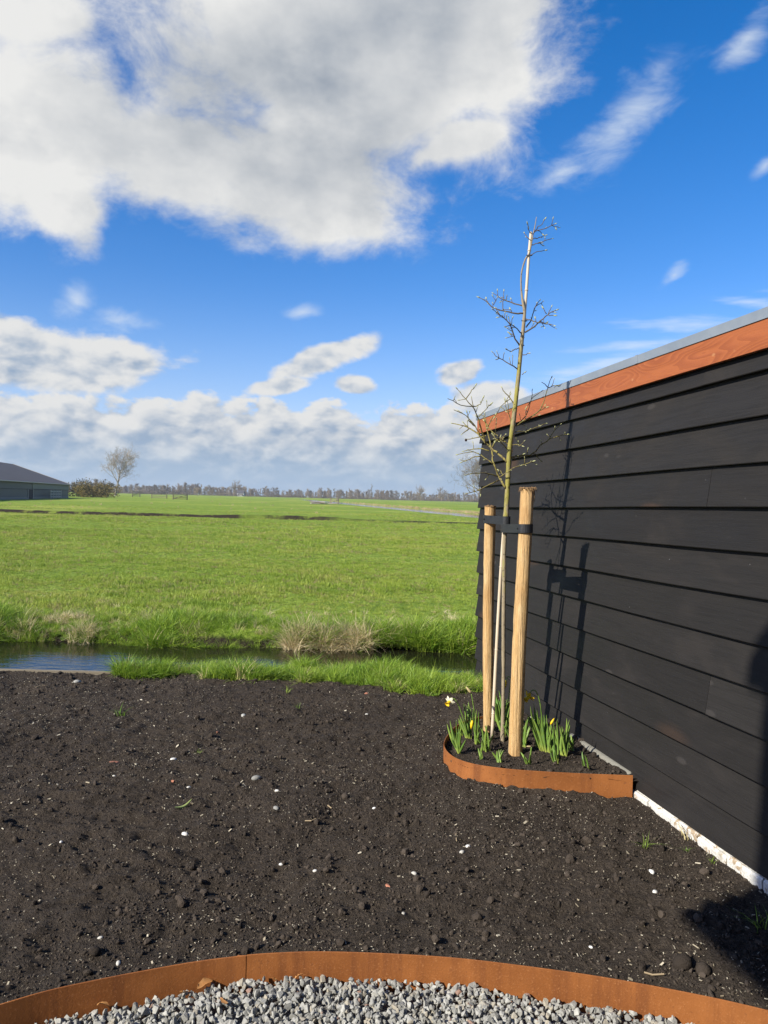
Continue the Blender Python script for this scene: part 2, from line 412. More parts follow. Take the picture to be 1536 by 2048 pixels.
def f_fascia(t, b):
    q = shed_uv(t)
    r = rnd(t); q = t.vm('ADD', q, t.xyz(t.m('MULTIPLY', r, 9.0), 0, 0))
    wv = t.noise(t.vm('MULTIPLY', q, (1.2, 7, 3)), 1.0, 2, .45)
    rings = t.m('FRACT', t.m('MULTIPLY', t.m('ADD', wv, t.m('MULTIPLY', t.sep(q)[1], 1.2)), 22.0))
    rg = t.m('MULTIPLY', t.ramp(rings, .0, .8), t.ramp(t.noise(t.vm('MULTIPLY', q, (2, 12, 1)), 1.0, 2), .3, .65, .25, 1.0))
    fine = t.noise(t.vm('MULTIPLY', q, (18, 300, 60)), 1.0, 3, .6)
    col = t.mix(t.m('MULTIPLY', rg, .7), (.37, .112, .034), (.22, .055, .018))
    col = t.mix(t.ramp(fine, .3, .7, 0, .45), col, (.30, .090, .030))
    sp = t.voro(t.vm('MULTIPLY', q, (9, 16, 1)), 1.0)
    col = t.mix(t.m('MULTIPLY', t.m('MULTIPLY', t.ramp(sp['Distance'], .16, .05), t.ramp(t.sep(sp['Color'])[2], .8, .85)), .6), col, (.50, .24, .10))
    t.put(b.inputs['Base Color'], col); bump(t, b, t.m('ADD', fine, rg), .0016, .5)
M_fascia = mat('red brown larch', None, .5, f_fascia, .35)
def f_zinc(t, b):
    p = pos(t); n = t.noise(p, 6, 5, .6)
    t.put(b.inputs['Base Color'], t.mix(n, (.20, .235, .27), (.33, .37, .405))); t.put(b.inputs['Roughness'], t.ramp(n, .3, .7, .38, .6))
M_zinc = mat('zinc trim', None, .5, f_zinc, .5, .35)
def f_whitebrick(t, b):
    p = pos(t); n = t.noise(p, 26, 5, .65, .5); n2 = t.noise(p, 90, 4, .6); n3 = t.noise(p, 5, 3, .6)
    col = t.mix(n2, (.52, .51, .46), (.70, .69, .64))
    col = t.mix(t.ramp(n, .53, .63, 0, .85), col, (.33, .23, .12))
    col = t.mix(t.ramp(n3, .62, .72, 0, .7), col, (.30, .26, .17))
    t.put(b.inputs['Base Color'], col); bump(t, b, t.m('ADD', n, n2), .006, .8)
M_wbrick = mat('white painted brick', None, .75, f_whitebrick, .3)
def f_conc(t, b):
    p = pos(t); n = t.noise(p, 18, 5, .6); t.put(b.inputs['Base Color'], t.mix(n, (.15, .145, .12), (.27, .26, .215))); bump(t, b, t.noise(p, 90, 4), .004)
M_conc = mat('grey concrete', None, .8, f_conc)
def f_corten(t, b):
    p = pos(t)
    n = t.noise(p, 4.0, 5, .62); f = t.noise(p, 150, 4, .65); s = t.noise(t.vm('MULTIPLY', p, (14, 14, 1.6)), 1.0, 5, .6)
    col = t.mix(t.ramp(n, .3, .7), (.225, .078, .020), (.335, .122, .033))
    col = t.mix(t.ramp(s, .46, .70, 0, .75), col, (.165, .056, .018))
    col = t.mix(t.ramp(f, .55, .72, 0, .6), col, (.46, .20, .075))
    col = t.mix(t.ramp(t.noise(p, 60, 3, .6), .62, .7, 0, .4), col, (.14, .05, .02))
    t.put(b.inputs['Base Color'], col); bump(t, b, f, .0012, .7)
M_corten = mat('weathered rusty steel', None, .72, f_corten, .25)
def f_stone(t, b):
    p = pos(t); r = rnd(t); n = t.noise(p, 70, 4, .6)
    col = t.mix(r, (.225, .222, .195), (.43, .425, .38))
    r2 = t.m('FRACT', t.m('MULTIPLY', r, 91.3))
    col = t.mix(t.ramp(r2, .90, .92), col, (.36, .325, .25)); col = t.mix(t.ramp(r2, .988, .99), col, (.27, .16, .11))
    col = t.mix(t.ramp(n, .35, .75, 0, .5), col, (.20, .20, .195))
    t.put(b.inputs['Base Color'], col); bump(t, b, t.noise(p, 220, 4, .6), .003, .7)
M_stone = mat('grey gravel stone', None, .8, f_stone, .3)
def f_gbase(t, b):
    p = pos(t); n = t.noise(p, 50, 4, .6); t.put(b.inputs['Base Color'], t.mix(n, (.10, .10, .095), (.30, .295, .28))); bump(t, b, n, .03)
M_gbase = mat('gravel bed', None, .9, f_gbase)
def f_stake(t, b):
    q = objc(t); r = rnd(t)
    g = t.noise(t.vm('MULTIPLY', q, (26, 26, 1.6)), 1.0, 5, .62, 1.5); fi = t.noise(t.vm('MULTIPLY', q, (160, 160, 5)), 1.0, 4, .6)
    pa = t.noise(t.vm('MULTIPLY', q, (7, 7, 2.6)), 1.0, 4, .6)
    col = t.mix(t.ramp(g, .28, .72), (.56, .350, .140), (.68, .490, .250))
    col = t.mix(t.ramp(fi, .44, .68, 0, .6), col, (.33, .180, .066))
    col = t.mix(t.ramp(pa, .47, .66, 0, .75), col, (.44, .250, .095))
    kv = t.voro(t.vm('MULTIPLY', q, (9, 9, 3.2)), 1.0)
    kn = t.m('MULTIPLY', t.ramp(kv['Distance'], .24, .13), t.ramp(t.sep(kv['Color'])[0], .70, .74))
    col = t.mix(t.m('MULTIPLY', kn, .8), col, (.13, .060, .026))
    t.put(b.inputs['Base Color'], col); bump(t, b, t.m('ADD', t.m('ADD', g, fi), t.m('MULTIPLY', kn, .8)), .010, 1.0)
M_stake = mat('peeled chestnut', None, .7, f_stake, .25)
M_stakeend = mat('frayed wood', None, .85, lambda t, b: (t.put(b.inputs['Base Color'], t.mix(t.noise(pos(t), 160, 3), (.10, .055, .026), (.34, .22, .11)))), .15)
def f_bark(t, b):
    p = pos(t); n = t.noise(t.vm('MULTIPLY', p, (60, 60, 22)), 1.0, 5, .62); a = t.noise(t.vm('MULTIPLY', p, (28, 28, 9)), 1.0, 4, .6)
    z = t.sep(p)[2]
    grey = t.mix(n, (.17, .135, .085), (.40, .335, .22)); green = t.mix(n, (.17, .15, .030), (.37, .34, .085))
    mossy = t.m('MULTIPLY', t.ramp(z, 1.30, 1.36), t.ramp(z, 2.55, 2.2))
    k = t.m('MULTIPLY', t.ramp(a, .36, .56), mossy)
    low = t.m('MULTIPLY', t.ramp(a, .56, .66), t.ramp(z, 1.36, 1.30))
    col = t.mix(t.m('MAXIMUM', k, t.m('MULTIPLY', low, .6)), grey, green)
    col = t.mix(t.ramp(t.noise(p, 55, 3, .6), .60, .68, 0, .8), col, (.060, .048, .030))
    t.put(b.inputs['Base Color'], col); bump(t, b, n, .004, .9)
M_bark = mat('young tree bark', None, .75, f_bark, .2)
def f_twig(t, b):
    p = pos(t); n = t.noise(p, 70, 3, .6); z = t.sep(p)[2]
    g = t.mix(n, (.075, .055, .034), (.17, .125, .07)); y = t.mix(n, (.15, .135, .03), (.29, .25, .07))
    t.put(b.inputs['Base Color'], t.mix(t.m('MULTIPLY', t.ramp(z, 2.5, 2.0), t.ramp(n, .35, .6)), g, y))
M_twig = mat('twig bark', None, .7, f_twig, .2)
M_bud = mat('opening buds', None, .6, lambda t, b: t.put(b.inputs['Base Color'], t.mix(t.noise(pos(t), 60, 2), (.28, .30, .11), (.52, .52, .28))), .3)
def f_cane(t, b):
    p = pos(t); n = t.noise(t.vm('MULTIPLY', p, (60, 60, 5)), 1.0, 4, .6)
    t.put(b.inputs['Base Color'], t.mix(n, (.50, .40, .27), (.70, .61, .46)))
M_cane = mat('dry bamboo', None, .5, f_cane, .4)
M_rubber = mat('black rubber', (.016, .017, .019), .5, lambda t, b: (bump(t, b, t.noise(t.vm('MULTIPLY', pos(t), (30, 30, 300)), 1.0, 3), .002, .5), t.put(b.inputs['Base Color'], t.mix(t.noise(pos(t), 30, 4), (.013, .014, .016), (.032, .034, .037)))), .4)
def f_daff(t, b):
    z = t.sep(gen(t))[2]; r = rnd(t); n = t.noise(objc(t), 40, 3)
    col = t.mix(r, (.150, .275, .045), (.310, .440, .080)); col = t.mix(t.ramp(n, .4, .7, 0, .4), col, (.15, .28, .11))
    col = t.mix(t.ramp(z, .28, .02), col, (.44, .50, .10))
    t.put(b.inputs['Base Color'], col)
    tr = t.n.new('ShaderNodeBsdfTranslucent'); t.put(tr.inputs['Color'], col)
    mx = t.n.new('ShaderNodeMixShader'); mx.inputs[0].default_value = .25
    t.l.new(b.outputs[0], mx.inputs[1]); t.l.new(tr.outputs[0], mx.inputs[2]); t.l.new(mx.outputs[0], t.n['Material Output'].inputs['Surface'])
M_daff = mat('daffodil leaf', None, .4, f_daff, .4)
M_dstem = mat('daffodil stem', (.13, .22, .035), .45, None, .4)
M_yel = mat('yellow petal', None, .5, lambda t, b: t.put(b.inputs['Base Color'], t.mix(t.noise(objc(t), 60, 2), (.72, .45, .006), (.82, .60, .02))), .3)
M_pale = mat('cream petal', None, .5, lambda t, b: t.put(b.inputs['Base Color'], t.mix(t.noise(objc(t), 60, 2), (.74, .70, .45), (.84, .82, .68))), .3)
M_orange = mat('orange trumpet', (.78, .34, .006), .5)
M_papery = mat('papery bud sheath', (.50, .40, .20), .6)
M_herb = mat('green herb leaf', None, .45, lambda t, b: t.put(b.inputs['Base Color'], t.mix(rnd(t), (.06, .16, .02), (.14, .26, .04))), .4)
M_brickbit = mat('brick shard', None, .85, lambda t, b: t.put(b.inputs['Base Color'], t.mix(t.noise(pos(t), 60, 4), (.34, .125, .07), (.46, .22, .14))), .2)
M_pebble = mat('pale pebble', None, .6, lambda t, b: t.put(b.inputs['Base Color'], t.mix(rnd(t), (.44, .42, .36), (.76, .75, .70))), .3)
M_leafdry = mat('dry brown leaf', None, .6, lambda t, b: t.put(b.inputs['Base Color'], t.mix(t.noise(pos(t), 50, 3), (.28, .105, .028), (.52, .29, .11))), .3)
M_stick = mat('pale stick', (.36, .28, .17), .75)
def f_plank(t, b):
    p = pos(t); n = t.noise(t.vm('MULTIPLY', p, (3, 60, 60)), 1.0, 4, .6); t.put(b.inputs['Base Color'], t.mix(n, (.15, .125, .085), (.28, .24, .17))); bump(t, b, n, .004)
M_plank = mat('weathered plank', None, .8, f_plank)
def f_far(c0, c1, sc):
    def f(t, b):
        p = pos(t); r = rnd(t); col = t.mix(t.m('ADD', t.m('MULTIPLY', r, .6), t.m('MULTIPLY', t.noise(p, sc, 3, .6), .4)), c0, c1); t.put(b.inputs['Base Color'], col)
    return f
M_bare = mat('bare far tree', None, .9, f_far((.17, .14, .10), (.34, .28, .21), .3), .1)
M_walnut = mat('bare lone tree', None, .9, f_far((.19, .165, .135), (.34, .30, .25), .8), .1)
M_thicket = mat('thicket', None, .9, f_far((.12, .10, .07), (.23, .19, .135), .3), .1)
M_shrub = mat('olive shrub', None, .85, f_far((.105, .080, .026), (.21, .165, .055), .35), .1)
M_shrubdark = mat('dark shrub', None, .85, f_far((.055, .050, .024), (.115, .095, .045), .35), .1)
M_reed = mat('pale reed', None, .85, f_far((.34, .26, .13), (.58, .47, .27), .5), .1)
M_roof = mat('corrugated grey roof', None, .75, lambda t, b: t.put(b.inputs['Base Color'], t.mix(t.noise(pos(t), .35, 5, .65), (.062, .060, .062), (.105, .10, .10))), .3)
M_bwall = mat('dark green steel cladding', None, .55, lambda t, b: t.put(b.inputs['Base Color'], t.mix(t.noise(pos(t), .25, 3), (.030, .045, .047), (.050, .068, .066))), .4)
M_bwall2 = mat('light green steel cladding', None, .55, lambda t, b: t.put(b.inputs['Base Color'], t.mix(t.noise(pos(t), .25, 3), (.085, .110, .090), (.125, .150, .122))), .4)
M_dark = mat('dark opening', (.012, .013, .014), .8)
M_glassf = mat('dim glass', (.05, .06, .07), .15, None, .5)
M_pale2 = mat('pale timber', (.42, .39, .33), .8)
M_white = mat('white paint', (.78, .78, .76), .6)
M_tile = mat('red roof tile', (.20, .075, .045), .8)
M_brickw = mat('house brick', None, .85, lambda t, b: t.put(b.inputs['Base Color'], t.mix(t.noise(pos(t), 4, 4), (.20, .095, .06), (.30, .15, .09))), .2)

# ------------------------------------------------------------------ scatter (for stuff nobody could count)
def proto_coll(name, meshes):
    c = bpy.data.collections.new(name)
    for i, m in enumerate(meshes):
        o = bpy.data.objects.new('%s_%02d' % (name, i), m); c.objects.link(o)
    return c
def scatter(name, P, rot, scl, coll, n, label, cat, mat_=None, kind='stuff', parent=None):
    N = len(P); me = bpy.data.meshes.new(name); me.vertices.add(N)
    me.vertices.foreach_set('co', np.asarray(P, np.float32).ravel())
    for k, v in (('rot', rot), ('scl', scl)):
        a = me.attributes.new(k, 'FLOAT_VECTOR', 'POINT'); a.data.foreach_set('vector', np.asarray(v, np.float32).ravel())
    a = me.attributes.new('pick', 'INT', 'POINT'); a.data.foreach_set('value', rng.integers(0, n, N).astype(np.int32))
    o = link(name, me, parent); tag(o, label, cat, None, kind)
    g = bpy.data.node_groups.new(name, 'GeometryNodeTree')
    g.interface.new_socket('Geometry', in_out='INPUT', socket_type='NodeSocketGeometry')
    g.interface.new_socket('Geometry', in_out='OUTPUT', socket_type='NodeSocketGeometry')
    gi = g.nodes.new('NodeGroupInput'); go = g.nodes.new('NodeGroupOutput')
    ip = g.nodes.new('GeometryNodeInstanceOnPoints'); ci = g.nodes.new('GeometryNodeCollectionInfo')
    ci.inputs['Collection'].default_value = coll; ci.inputs['Separate Children'].default_value = True; ci.inputs['Reset Children'].default_value = True
    def na(k, ty):
        q = g.nodes.new('GeometryNodeInputNamedAttribute'); q.data_type = ty; q.inputs['Name'].default_value = k
        return [s for s in q.outputs if s.enabled and s.name == 'Attribute'][0]
    e2r = g.nodes.new('FunctionNodeEulerToRotation')
    L = g.links.new
    L(gi.outputs[0], ip.inputs['Points']); L(ci.outputs[0], ip.inputs['Instance']); ip.inputs['Pick Instance'].default_value = True
    L(na('pick', 'INT'), ip.inputs['Instance Index']); L(na('rot', 'FLOAT_VECTOR'), e2r.inputs[0]); L(e2r.outputs[0], ip.inputs['Rotation'])
    L(na('scl', 'FLOAT_VECTOR'), ip.inputs['Scale']); L(ip.outputs[0], go.inputs[0])
    md = o.modifiers.new('scatter', 'NODES'); md.node_group = g
    return o

# ================================================================== SETTING
EF = np.array([(-3.4, -1.2), (-2.9, .0), (-2.2, 1.05), (-1.62, 1.76), (-1.36, 2.0), (-1.071, 2.189), (-.96, 2.257), (-.836, 2.312), (-.725, 2.356), (-.563, 2.414), (-.416, 2.452), (-.29, 2.472), (-.167, 2.482),
               (.019, 2.481), (.25, 2.467), (.464, 2.435), (.712, 2.386), (.943, 2.323), (1.115, 2.265), (1.30, 2.185), (1.50, 2.07), (1.66, 1.95)])
def catmull(pts, n):
    pts = np.asarray(pts, float); P = np.vstack([2 * pts[0] - pts[1], pts, 2 * pts[-1] - pts[-2]]); out = []
    for i in range(1, len(P) - 2):
        for k in range(n):
            t = k / n; a, b, c, d = P[i - 1], P[i], P[i + 1], P[i + 2]
            out.append(.5 * ((2 * b) + (c - a) * t + (2 * a - 5 * b + 4 * c - d) * t * t + (3 * b - a - 3 * c + d) * t ** 3))
    out.append(P[-2]); return np.array(out)
EFC = catmull(EF, 5)
def edge_y(x): return np.interp(x, EFC[:, 0], EFC[:, 1])
def bank_y(x): return 6.36 + .26 * np.clip((np.asarray(x) + 2.3) / 1.2, 0, 1) + .05 * vnoise(np.asarray(x) * 1.7, 0 * np.asarray(x), 91)
def wall_x(y): return 1.344 - .203 * (np.asarray(y) - 4.046)
def sst(x, a, b):
    t = np.clip((x - a) / (b - a), 0, 1); return t * t * (3 - 2 * t)
def soil_h(x, y):
    x = np.asarray(x, float); y = np.asarray(y, float)
    h = .050 * fbm(x, y, 1.3, 3, 3) + .026 * fbm(x, y, .30, 3, 11)
    h = h + .007 * np.sin((y * .96 + x * .28 + .25 * vnoise(x * 1.3, y * 1.3, 57)) * 2 * math.pi / .115) * np.clip(fbm(x, y, 1.1, 2, 58) * 2.2 + .25, 0, 1)
    crumb = fbm(x, y, .085, 3, 21, .62); h = h + .025 * crumb + .020 * np.maximum(0, fbm(x, y, .11, 2, 33) - .10)
    h = h + .011 * vnoise(x / .028, y / .028, 44)
    k = sst(y - edge_y(x), .0, .35); h = h * (.35 + .65 * k) - .004 * (1 - k)
    kw = sst(wall_x(y) - x, .0, .25); h = h * (.3 + .7 * kw) - .012 * (1 - kw)
    by = bank_y(x); h = h - .8 * sst(y, by, by + .42)
    return h

def build_soil():
    s = .0125; xs = np.arange(-5.2, 1.95, s); ys = np.arange(1.55, 7.06, s)
    Xg, Yg = np.meshgrid(xs, ys); Zg = soil_h(Xg, Yg)
    nx, ny = len(xs), len(ys); idx = np.arange(nx * ny).reshape(ny, nx)
    xc = Xg[:-1, :-1] + s / 2; yc = Yg[:-1, :-1] + s / 2
    keep = (yc > edge_y(xc) + .012) & (xc < wall_x(yc) + .10)
    q = np.stack([idx[:-1, :-1], idx[:-1, 1:], idx[1:, 1:], idx[1:, :-1]], -1)[keep]
    V = np.stack([Xg, Yg, Zg], -1).reshape(-1, 3)
    used = np.zeros(len(V), bool); used[q.ravel()] = True; rm = np.cumsum(used) - 1
    V = V[used]; q = rm[q]
    # coarse sheet further left, out of the picture
    xs2 = np.concatenate([np.arange(-60, -10, 2.5), np.arange(-10, -5.0, .2)]); ys2 = np.concatenate([np.arange(-40, 0, 2.5), np.arange(0, 7.2, .15)])
    A, B = np.meshgrid(xs2, ys2); C = soil_h(A, B) * 1.0 - .006
    n2, m2 = len(xs2), len(ys2); id2 = np.arange(n2 * m2).reshape(m2, n2) + len(V)
    q2 = np.stack([id2[:-1, :-1], id2[:-1, 1:], id2[1:, 1:], id2[1:, :-1]], -1).reshape(-1, 4)
    V = np.vstack([V, np.stack([A, B, C], -1).reshape(-1, 3)]); q = np.vstack([q, q2])
    o = link('soil', mesh_data('soil', V, q, [M_soil], True)); tag(o, 'dark crumbly garden soil freshly dug between the rusty edging and the ditch', 'soil', None, 'structure')
build_soil()
sub = MB(); sub.box((28, -17, -.9), X3, Y3, Z3, 34, 23.6, .5)
o = sub.obj('ground', M_soil); tag(o, 'dark ground below the garden', 'ground', None, 'structure')

def lump(seed, sub=2, jag=.28, flat=(1, 1, .75)):
    r = np.random.default_rng(seed)
    import bmesh
    bm = bmesh.new(); bmesh.ops.create_icosphere(bm, subdivisions=sub, radius=1.0)
    k = r.normal(size=(7, 3)); k /= np.linalg.norm(k, axis=1)[:, None]; a = r.uniform(-jag, jag, 7)
    for v in bm.verts:
        d = np.array(v.co); d /= np.linalg.norm(d)
        s = 1 + sum(a[i] * max(0, d @ k[i]) ** 2 * 1.6 for i in range(7)) + r.uniform(-jag, jag) * .35
        v.co = Vector(d * s * np.array(flat))
    V = [tuple(v.co) for v in bm.verts]; F = [tuple(v.index for v in f.verts) for f in bm.faces]; bm.free(); return V, F
def shard(seed, flat=(1, .8, .62)):
    """broken stone: hull of a few random points"""
    import bmesh
    r = np.random.default_rng(seed); bm = bmesh.new()
    p = r.normal(size=(13, 3)); p /= np.linalg.norm(p, axis=1)[:, None]; p *= r.uniform(.75, 1.05, (13, 1)); p *= np.array(flat)
    for q in p: bm.verts.new(q)
    res = bmesh.ops.convex_hull(bm, input=bm.verts)
    bmesh.ops.delete(bm, geom=[e for e in res['geom_interior'] if isinstance(e, bmesh.types.BMVert)], context='VERTS')
    bmesh.ops.bevel(bm, geom=list(bm.edges), offset=.025, segments=1, affect='EDGES', profile=.5)
    bm.verts.index_update()
    V = [tuple(v.co) for v in bm.verts]; F = [tuple(v.index for v in f.verts) for f in bm.faces]; bm.free(); return V, F

clod_c = proto_coll('clod', [mesh_data('clod', *lump(100 + i, 2, .34), [M_clod], False) for i in range(8)])
def soil_points(n, y0=2.0, y1=6.5, bias=0.0, xlim=(-5.1, 1.9)):
    out = []
    while len(out) < n:
        k = n * 3; x = rng.uniform(xlim[0], xlim[1], k); y = y0 + (y1 - y0) * rng.uniform(0, 1, k) ** (1 + bias)
        ok = (y > edge_y(x) + .02) & (x < wall_x(y) - .02) & (y < bank_y(x) + .03) & (np.abs(x) < .62 * y + .5)
        out += list(zip(x[ok], y[ok]))
    return np.array(out[:n])
n = 34000; q = soil_points(n, bias=.35)
sz = .0032 + .0028 * rng.pareto(3.0, n); sz = np.minimum(sz, .017)
dens = fbm(q[:, 0], q[:, 1], .7, 2, 71); keep = rng.uniform(-.5, .6, n) < dens + .25; q = q[keep]; sz = sz[keep]; n = len(q)
P = np.column_stack([q, soil_h(q[:, 0], q[:, 1]) + sz * .25])
scatter('soil_clods', P, rng.uniform(0, 6.28, (n, 3)), sz[:, None] * rng.uniform(.75, 1.25, (n, 3)), clod_c, 8, 'small dark clods lying all over the dug soil', 'soil')
def chipmesh(seed):
    r = np.random.default_rng(seed); m = MB()
    m.box((0, 0, 0), X3, Y3, Z3, 1.0, r.uniform(.3, .8), r.uniform(.2, .4)); return m.mesh('grit', M_chip)
chip_c = proto_coll('grit', [chipmesh(i) for i in range(5)])
n = 21000; q = soil_points(n, bias=.3); q = q[rng.uniform(-.6, .5, n) < fbm(q[:, 0], q[:, 1], .6, 3, 72) * 1.4 + .15]; n = len(q); sz = .0012 + .0010 * rng.pareto(3.2, n); sz = np.minimum(sz, .007)
P = np.column_stack([q, soil_h(q[:, 0], q[:, 1]) + .003])
rt = np.column_stack([rng.normal(0, .4, n), rng.normal(0, .4, n), rng.uniform(0, 6.28, n)])
scatter('soil_grit', P, rt, np.column_stack([sz * rng.uniform(.8, 2.2, n), sz, sz]), chip_c, 5, 'tiny pale specks of grit and straw strewn over the dark soil', 'grit')

# water of the near ditch and of the far canal
def sheet(name, corners, m, label, cat, kind='structure'):
    o = mobj(name, corners, [tuple(range(len(corners)))], m); tag(o, label, cat, None, kind); return o
WZ = -.20
sheet('ditch_water', [(-60, 6.2, WZ), (60, 6.2, WZ), (60, 9.3, WZ), (-60, 9.3, WZ)], M_water, 'dark still water of the ditch behind the soil, reflecting blue sky', 'water')
sheet('ditch_bed', [(-60, 5.9, -.72), (60, 5.9, -.72), (60, 9.9, -.72), (-60, 9.9, -.72)], M_mud, 'muddy bed of the ditch', 'mud')

def canal_x(y): return 10.4 - .172 * (np.asarray(y, float) - 67)
def field_z(x, y):
    x = np.asarray(x, float); y = np.asarray(y, float)
    far = sst(y, 60, 200)
    z = .055 * fbm(x, y, 1.6, 3, 5) * (1 - .0 * far) + .14 * fbm(x, y, 17, 2, 9) * sst(y, 12, 30) * (1 - sst(y, 60, 160))
    return z
def build_field():
    wob_rows = []
    rows = [8.5, 8.53, 8.56, 8.62, 8.7, 8.8, 8.92, 9.1]
    y = 9.3
    while y < 46.4: rows.append(y); y += .22 + (y - 9.3) * .012
    rows += [46.6, 46.9, 47.15, 47.4, 47.7, 48.0, 48.2, 48.35, 48.5, 48.65, 48.9, 49.3, 49.8]
    y = 50.5
    while y < 1300: rows.append(y); y *= 1.02
    rows = np.array(rows)
    u = [0.0]; y = 0
    while y < 16: y += .26; u.append(y)
    while y < 1000: y *= 1.12; u.append(y)
    u = np.array(u); u = np.unique(np.concatenate([-u, u, [-2.5, 2.5, -2.2, 2.2, -3.3, 3.3]]))
    U, Y = np.meshgrid(u, rows)
    k = sst(Y, 30, 56)
    Xx = U + canal_x(np.minimum(Y, 400)) * k
    edge = 1 - sst(Y, 9.1, 10.5)
    trench = np.interp(Y, [46.6, 47.1, 47.6, 48.15, 48.45, 48.7, 49.5], [0, -.16, -.26, -.24, .12, .17, .03])
    tm = .70 + .6 * vnoise(Xx / 4.0, 0 * Xx, 61) + .35 * sst(-Xx, 0, 14) - .35 * sst(Xx, -4, 4)
    Z = field_z(Xx, Y) + trench * np.clip(tm, .25, 1.2)
    bank = np.interp(Y, [8.5, 8.53, 8.56, 8.62, 8.7, 8.8, 8.92, 9.1], [-.8, -.5, -.26, -.17, -.11, -.07, -.03, 0])
    Z = Z * sst(Y, 8.55, 9.3) + bank
    cm = sst(Y, 50, 56) * (1 - sst(Y, 300, 340)); Z = Z * (1 - cm * np.interp(np.abs(U), [0, 4, 9], [1, 1, 0])); can = np.interp(np.abs(U), [0, 2.2, 2.5, 3.3], [-.9, -.9, -.02, 0]) * cm
    Z = Z + can
    Yw = Y + (.35 * vnoise(Xx / 2.3, 0 * Xx, 62) + .12 * vnoise(Xx / .6, 0 * Xx, 63)) * np.exp(-((Y - 47.9) / 2.2) ** 2) + (.30 * vnoise(Xx / .9, 0 * Xx, 64) + .14 * vnoise(Xx / .3, 0 * Xx, 65)) * edge
    nr, nc = Y.shape; idx = np.arange(nr * nc).reshape(nr, nc)
    q = np.stack([idx[:-1, :-1], idx[:-1, 1:], idx[1:, 1:], idx[1:, :-1]], -1).reshape(-1, 4)
    o = link('field', mesh_data('field', np.stack([Xx, Yw, Z], -1).reshape(-1, 3), q, [M_field], True))
    tag(o, 'wide flat green meadow reaching to the far tree line', 'meadow', None, 'structure')
build_field()
ys = [52, 120, 240, 330]
sheet('canal_water', [(canal_x(52) - 2.7, 52, -.035), (canal_x(52) + 2.7, 52, -.035), (canal_x(330) + 2.7, 330, -.035), (canal_x(330) - 2.7, 330, -.035)], M_water, 'narrow straight canal of blue water crossing the meadow', 'water')
# gravel path
o = mobj('gravel_path', [(-9, -6, -.104), (1.9, -6, -.104), (1.9, 2.47, -.104), (-9, 2.47, -.104)], [(0, 1, 2, 3)], M_gbase); tag(o, 'bed of the gravel path in front of the rusty edging', 'path', None, 'structure')

# ------------------------------------------------------------------ grass
def tuft(seed, nb, h, spread, wd, lean=.5, segs=3, matl=None, hv=.4):
    r = np.random.default_rng(seed); v = []; f = []
    for _ in range(nb):
        a = r.uniform(0, 6.283); rr = spread * math.sqrt(r.uniform(0, 1)); bx, by = rr * math.cos(a), rr * math.sin(a)
        da = a + r.normal(0, .9); hh = h * r.uniform(1 - hv, 1 + hv); ln = lean * r.uniform(.2, 1.5)
        ta = r.uniform(0, 6.283); tx, ty = math.cos(ta), math.sin(ta); ww = wd * r.uniform(.7, 1.3); o = len(v)
        for k in range(segs + 1):
            t = k / segs; w_ = ww * (1 - t ** 1.6) * .5
            cx = bx + math.cos(da) * ln * hh * t * t; cy = by + math.sin(da) * ln * hh * t * t; cz = hh * (t - .28 * min(ln, 1.6) * t * t)
            if k == segs: v.append((cx, cy, cz))
            else: v += [(cx - tx * w_, cy - ty * w_, cz), (cx + tx * w_, cy + ty * w_, cz)]
        for k in range(segs - 1): f.append((o + 2 * k, o + 2 * k + 1, o + 2 * k + 3, o + 2 * k + 2))
        f.append((o + 2 * segs - 2, o + 2 * segs - 1, o + 2 * segs))
    return mesh_data('tuft', v, f, [matl], True)
short_c = proto_coll('short_tuft', [tuft(300 + i, 26, .050, .060, .0052, .75, 2, M_grass) for i in range(7)])
mid_c = proto_coll('mid_tuft', [tuft(320 + i, 22, .060, .14, .013, .8, 2, M_grass) for i in range(6)])
long_c = proto_coll('long_tuft', [tuft(340 + i, 30, .165, .050, .0075, 1.0, 4, M_bankgrass) for i in range(7)])
straw_c = proto_coll('straw_tuft', [tuft(360 + i, 34, .150, .07, .0062, 1.1, 4, M_straw) for i in range(5)])
def put_grass(name, x, y, z, s, coll, n, label, tilt=.12):
    N = len(x); sc = np.asarray(s)[:, None] * np.column_stack([rng.uniform(.8, 1.25, N), rng.uniform(.8, 1.25, N), rng.uniform(.7, 1.3, N)])
    scatter(name, np.column_stack([x, y, z]), np.column_stack([rng.normal(0, tilt, N), rng.normal(0, tilt, N), rng.uniform(0, 6.28, N)]), sc, coll, n, label, 'grass')
def wedge(n, y0, y1, pad=1.5, k=.56):
    y = np.sqrt(rng.uniform(y0 ** 2, y1 ** 2, n)); x = rng.uniform(-1, 1, n) * (k * y + pad); return x, y
x1, y1 = wedge(18000, 8.95, 17.5); x2, y2 = wedge(15000, 17, 30)
x = np.r_[x1, x2]; y = np.r_[y1, y2]; keep = (x < 1.0 + .14 * (y - 6)) ; x, y = x[keep], y[keep]
pn = fbm(x, y, 1.4, 3, 81); put_grass('field_grass_near', x, y, field_z(x, y) - .004, .85 + .9 * np.clip(pn + .1, -.2, .6) + .5 * sst(y, 14, 30), short_c, 7, 'short bright green grass of the meadow just beyond the ditch')
x, y = wedge(15000, 26, 47); keep = (x < 1.0 + .14 * (y - 6)); x, y = x[keep], y[keep]
x2, y2 = wedge(9000, 49.2, 78); ok = x2 < canal_x(y2) - 2.9; x = np.r_[x, x2[ok]]; y = np.r_[y, y2[ok]]
put_grass('field_grass_far', x, y, field_z(x, y) - .01, .8 + 1.0 * np.clip(fbm(x, y, 3, 3, 83) + .1, -.3, .6) + .3 * sst(y, 40, 70), mid_c, 6, 'short green grass further out in the meadow')
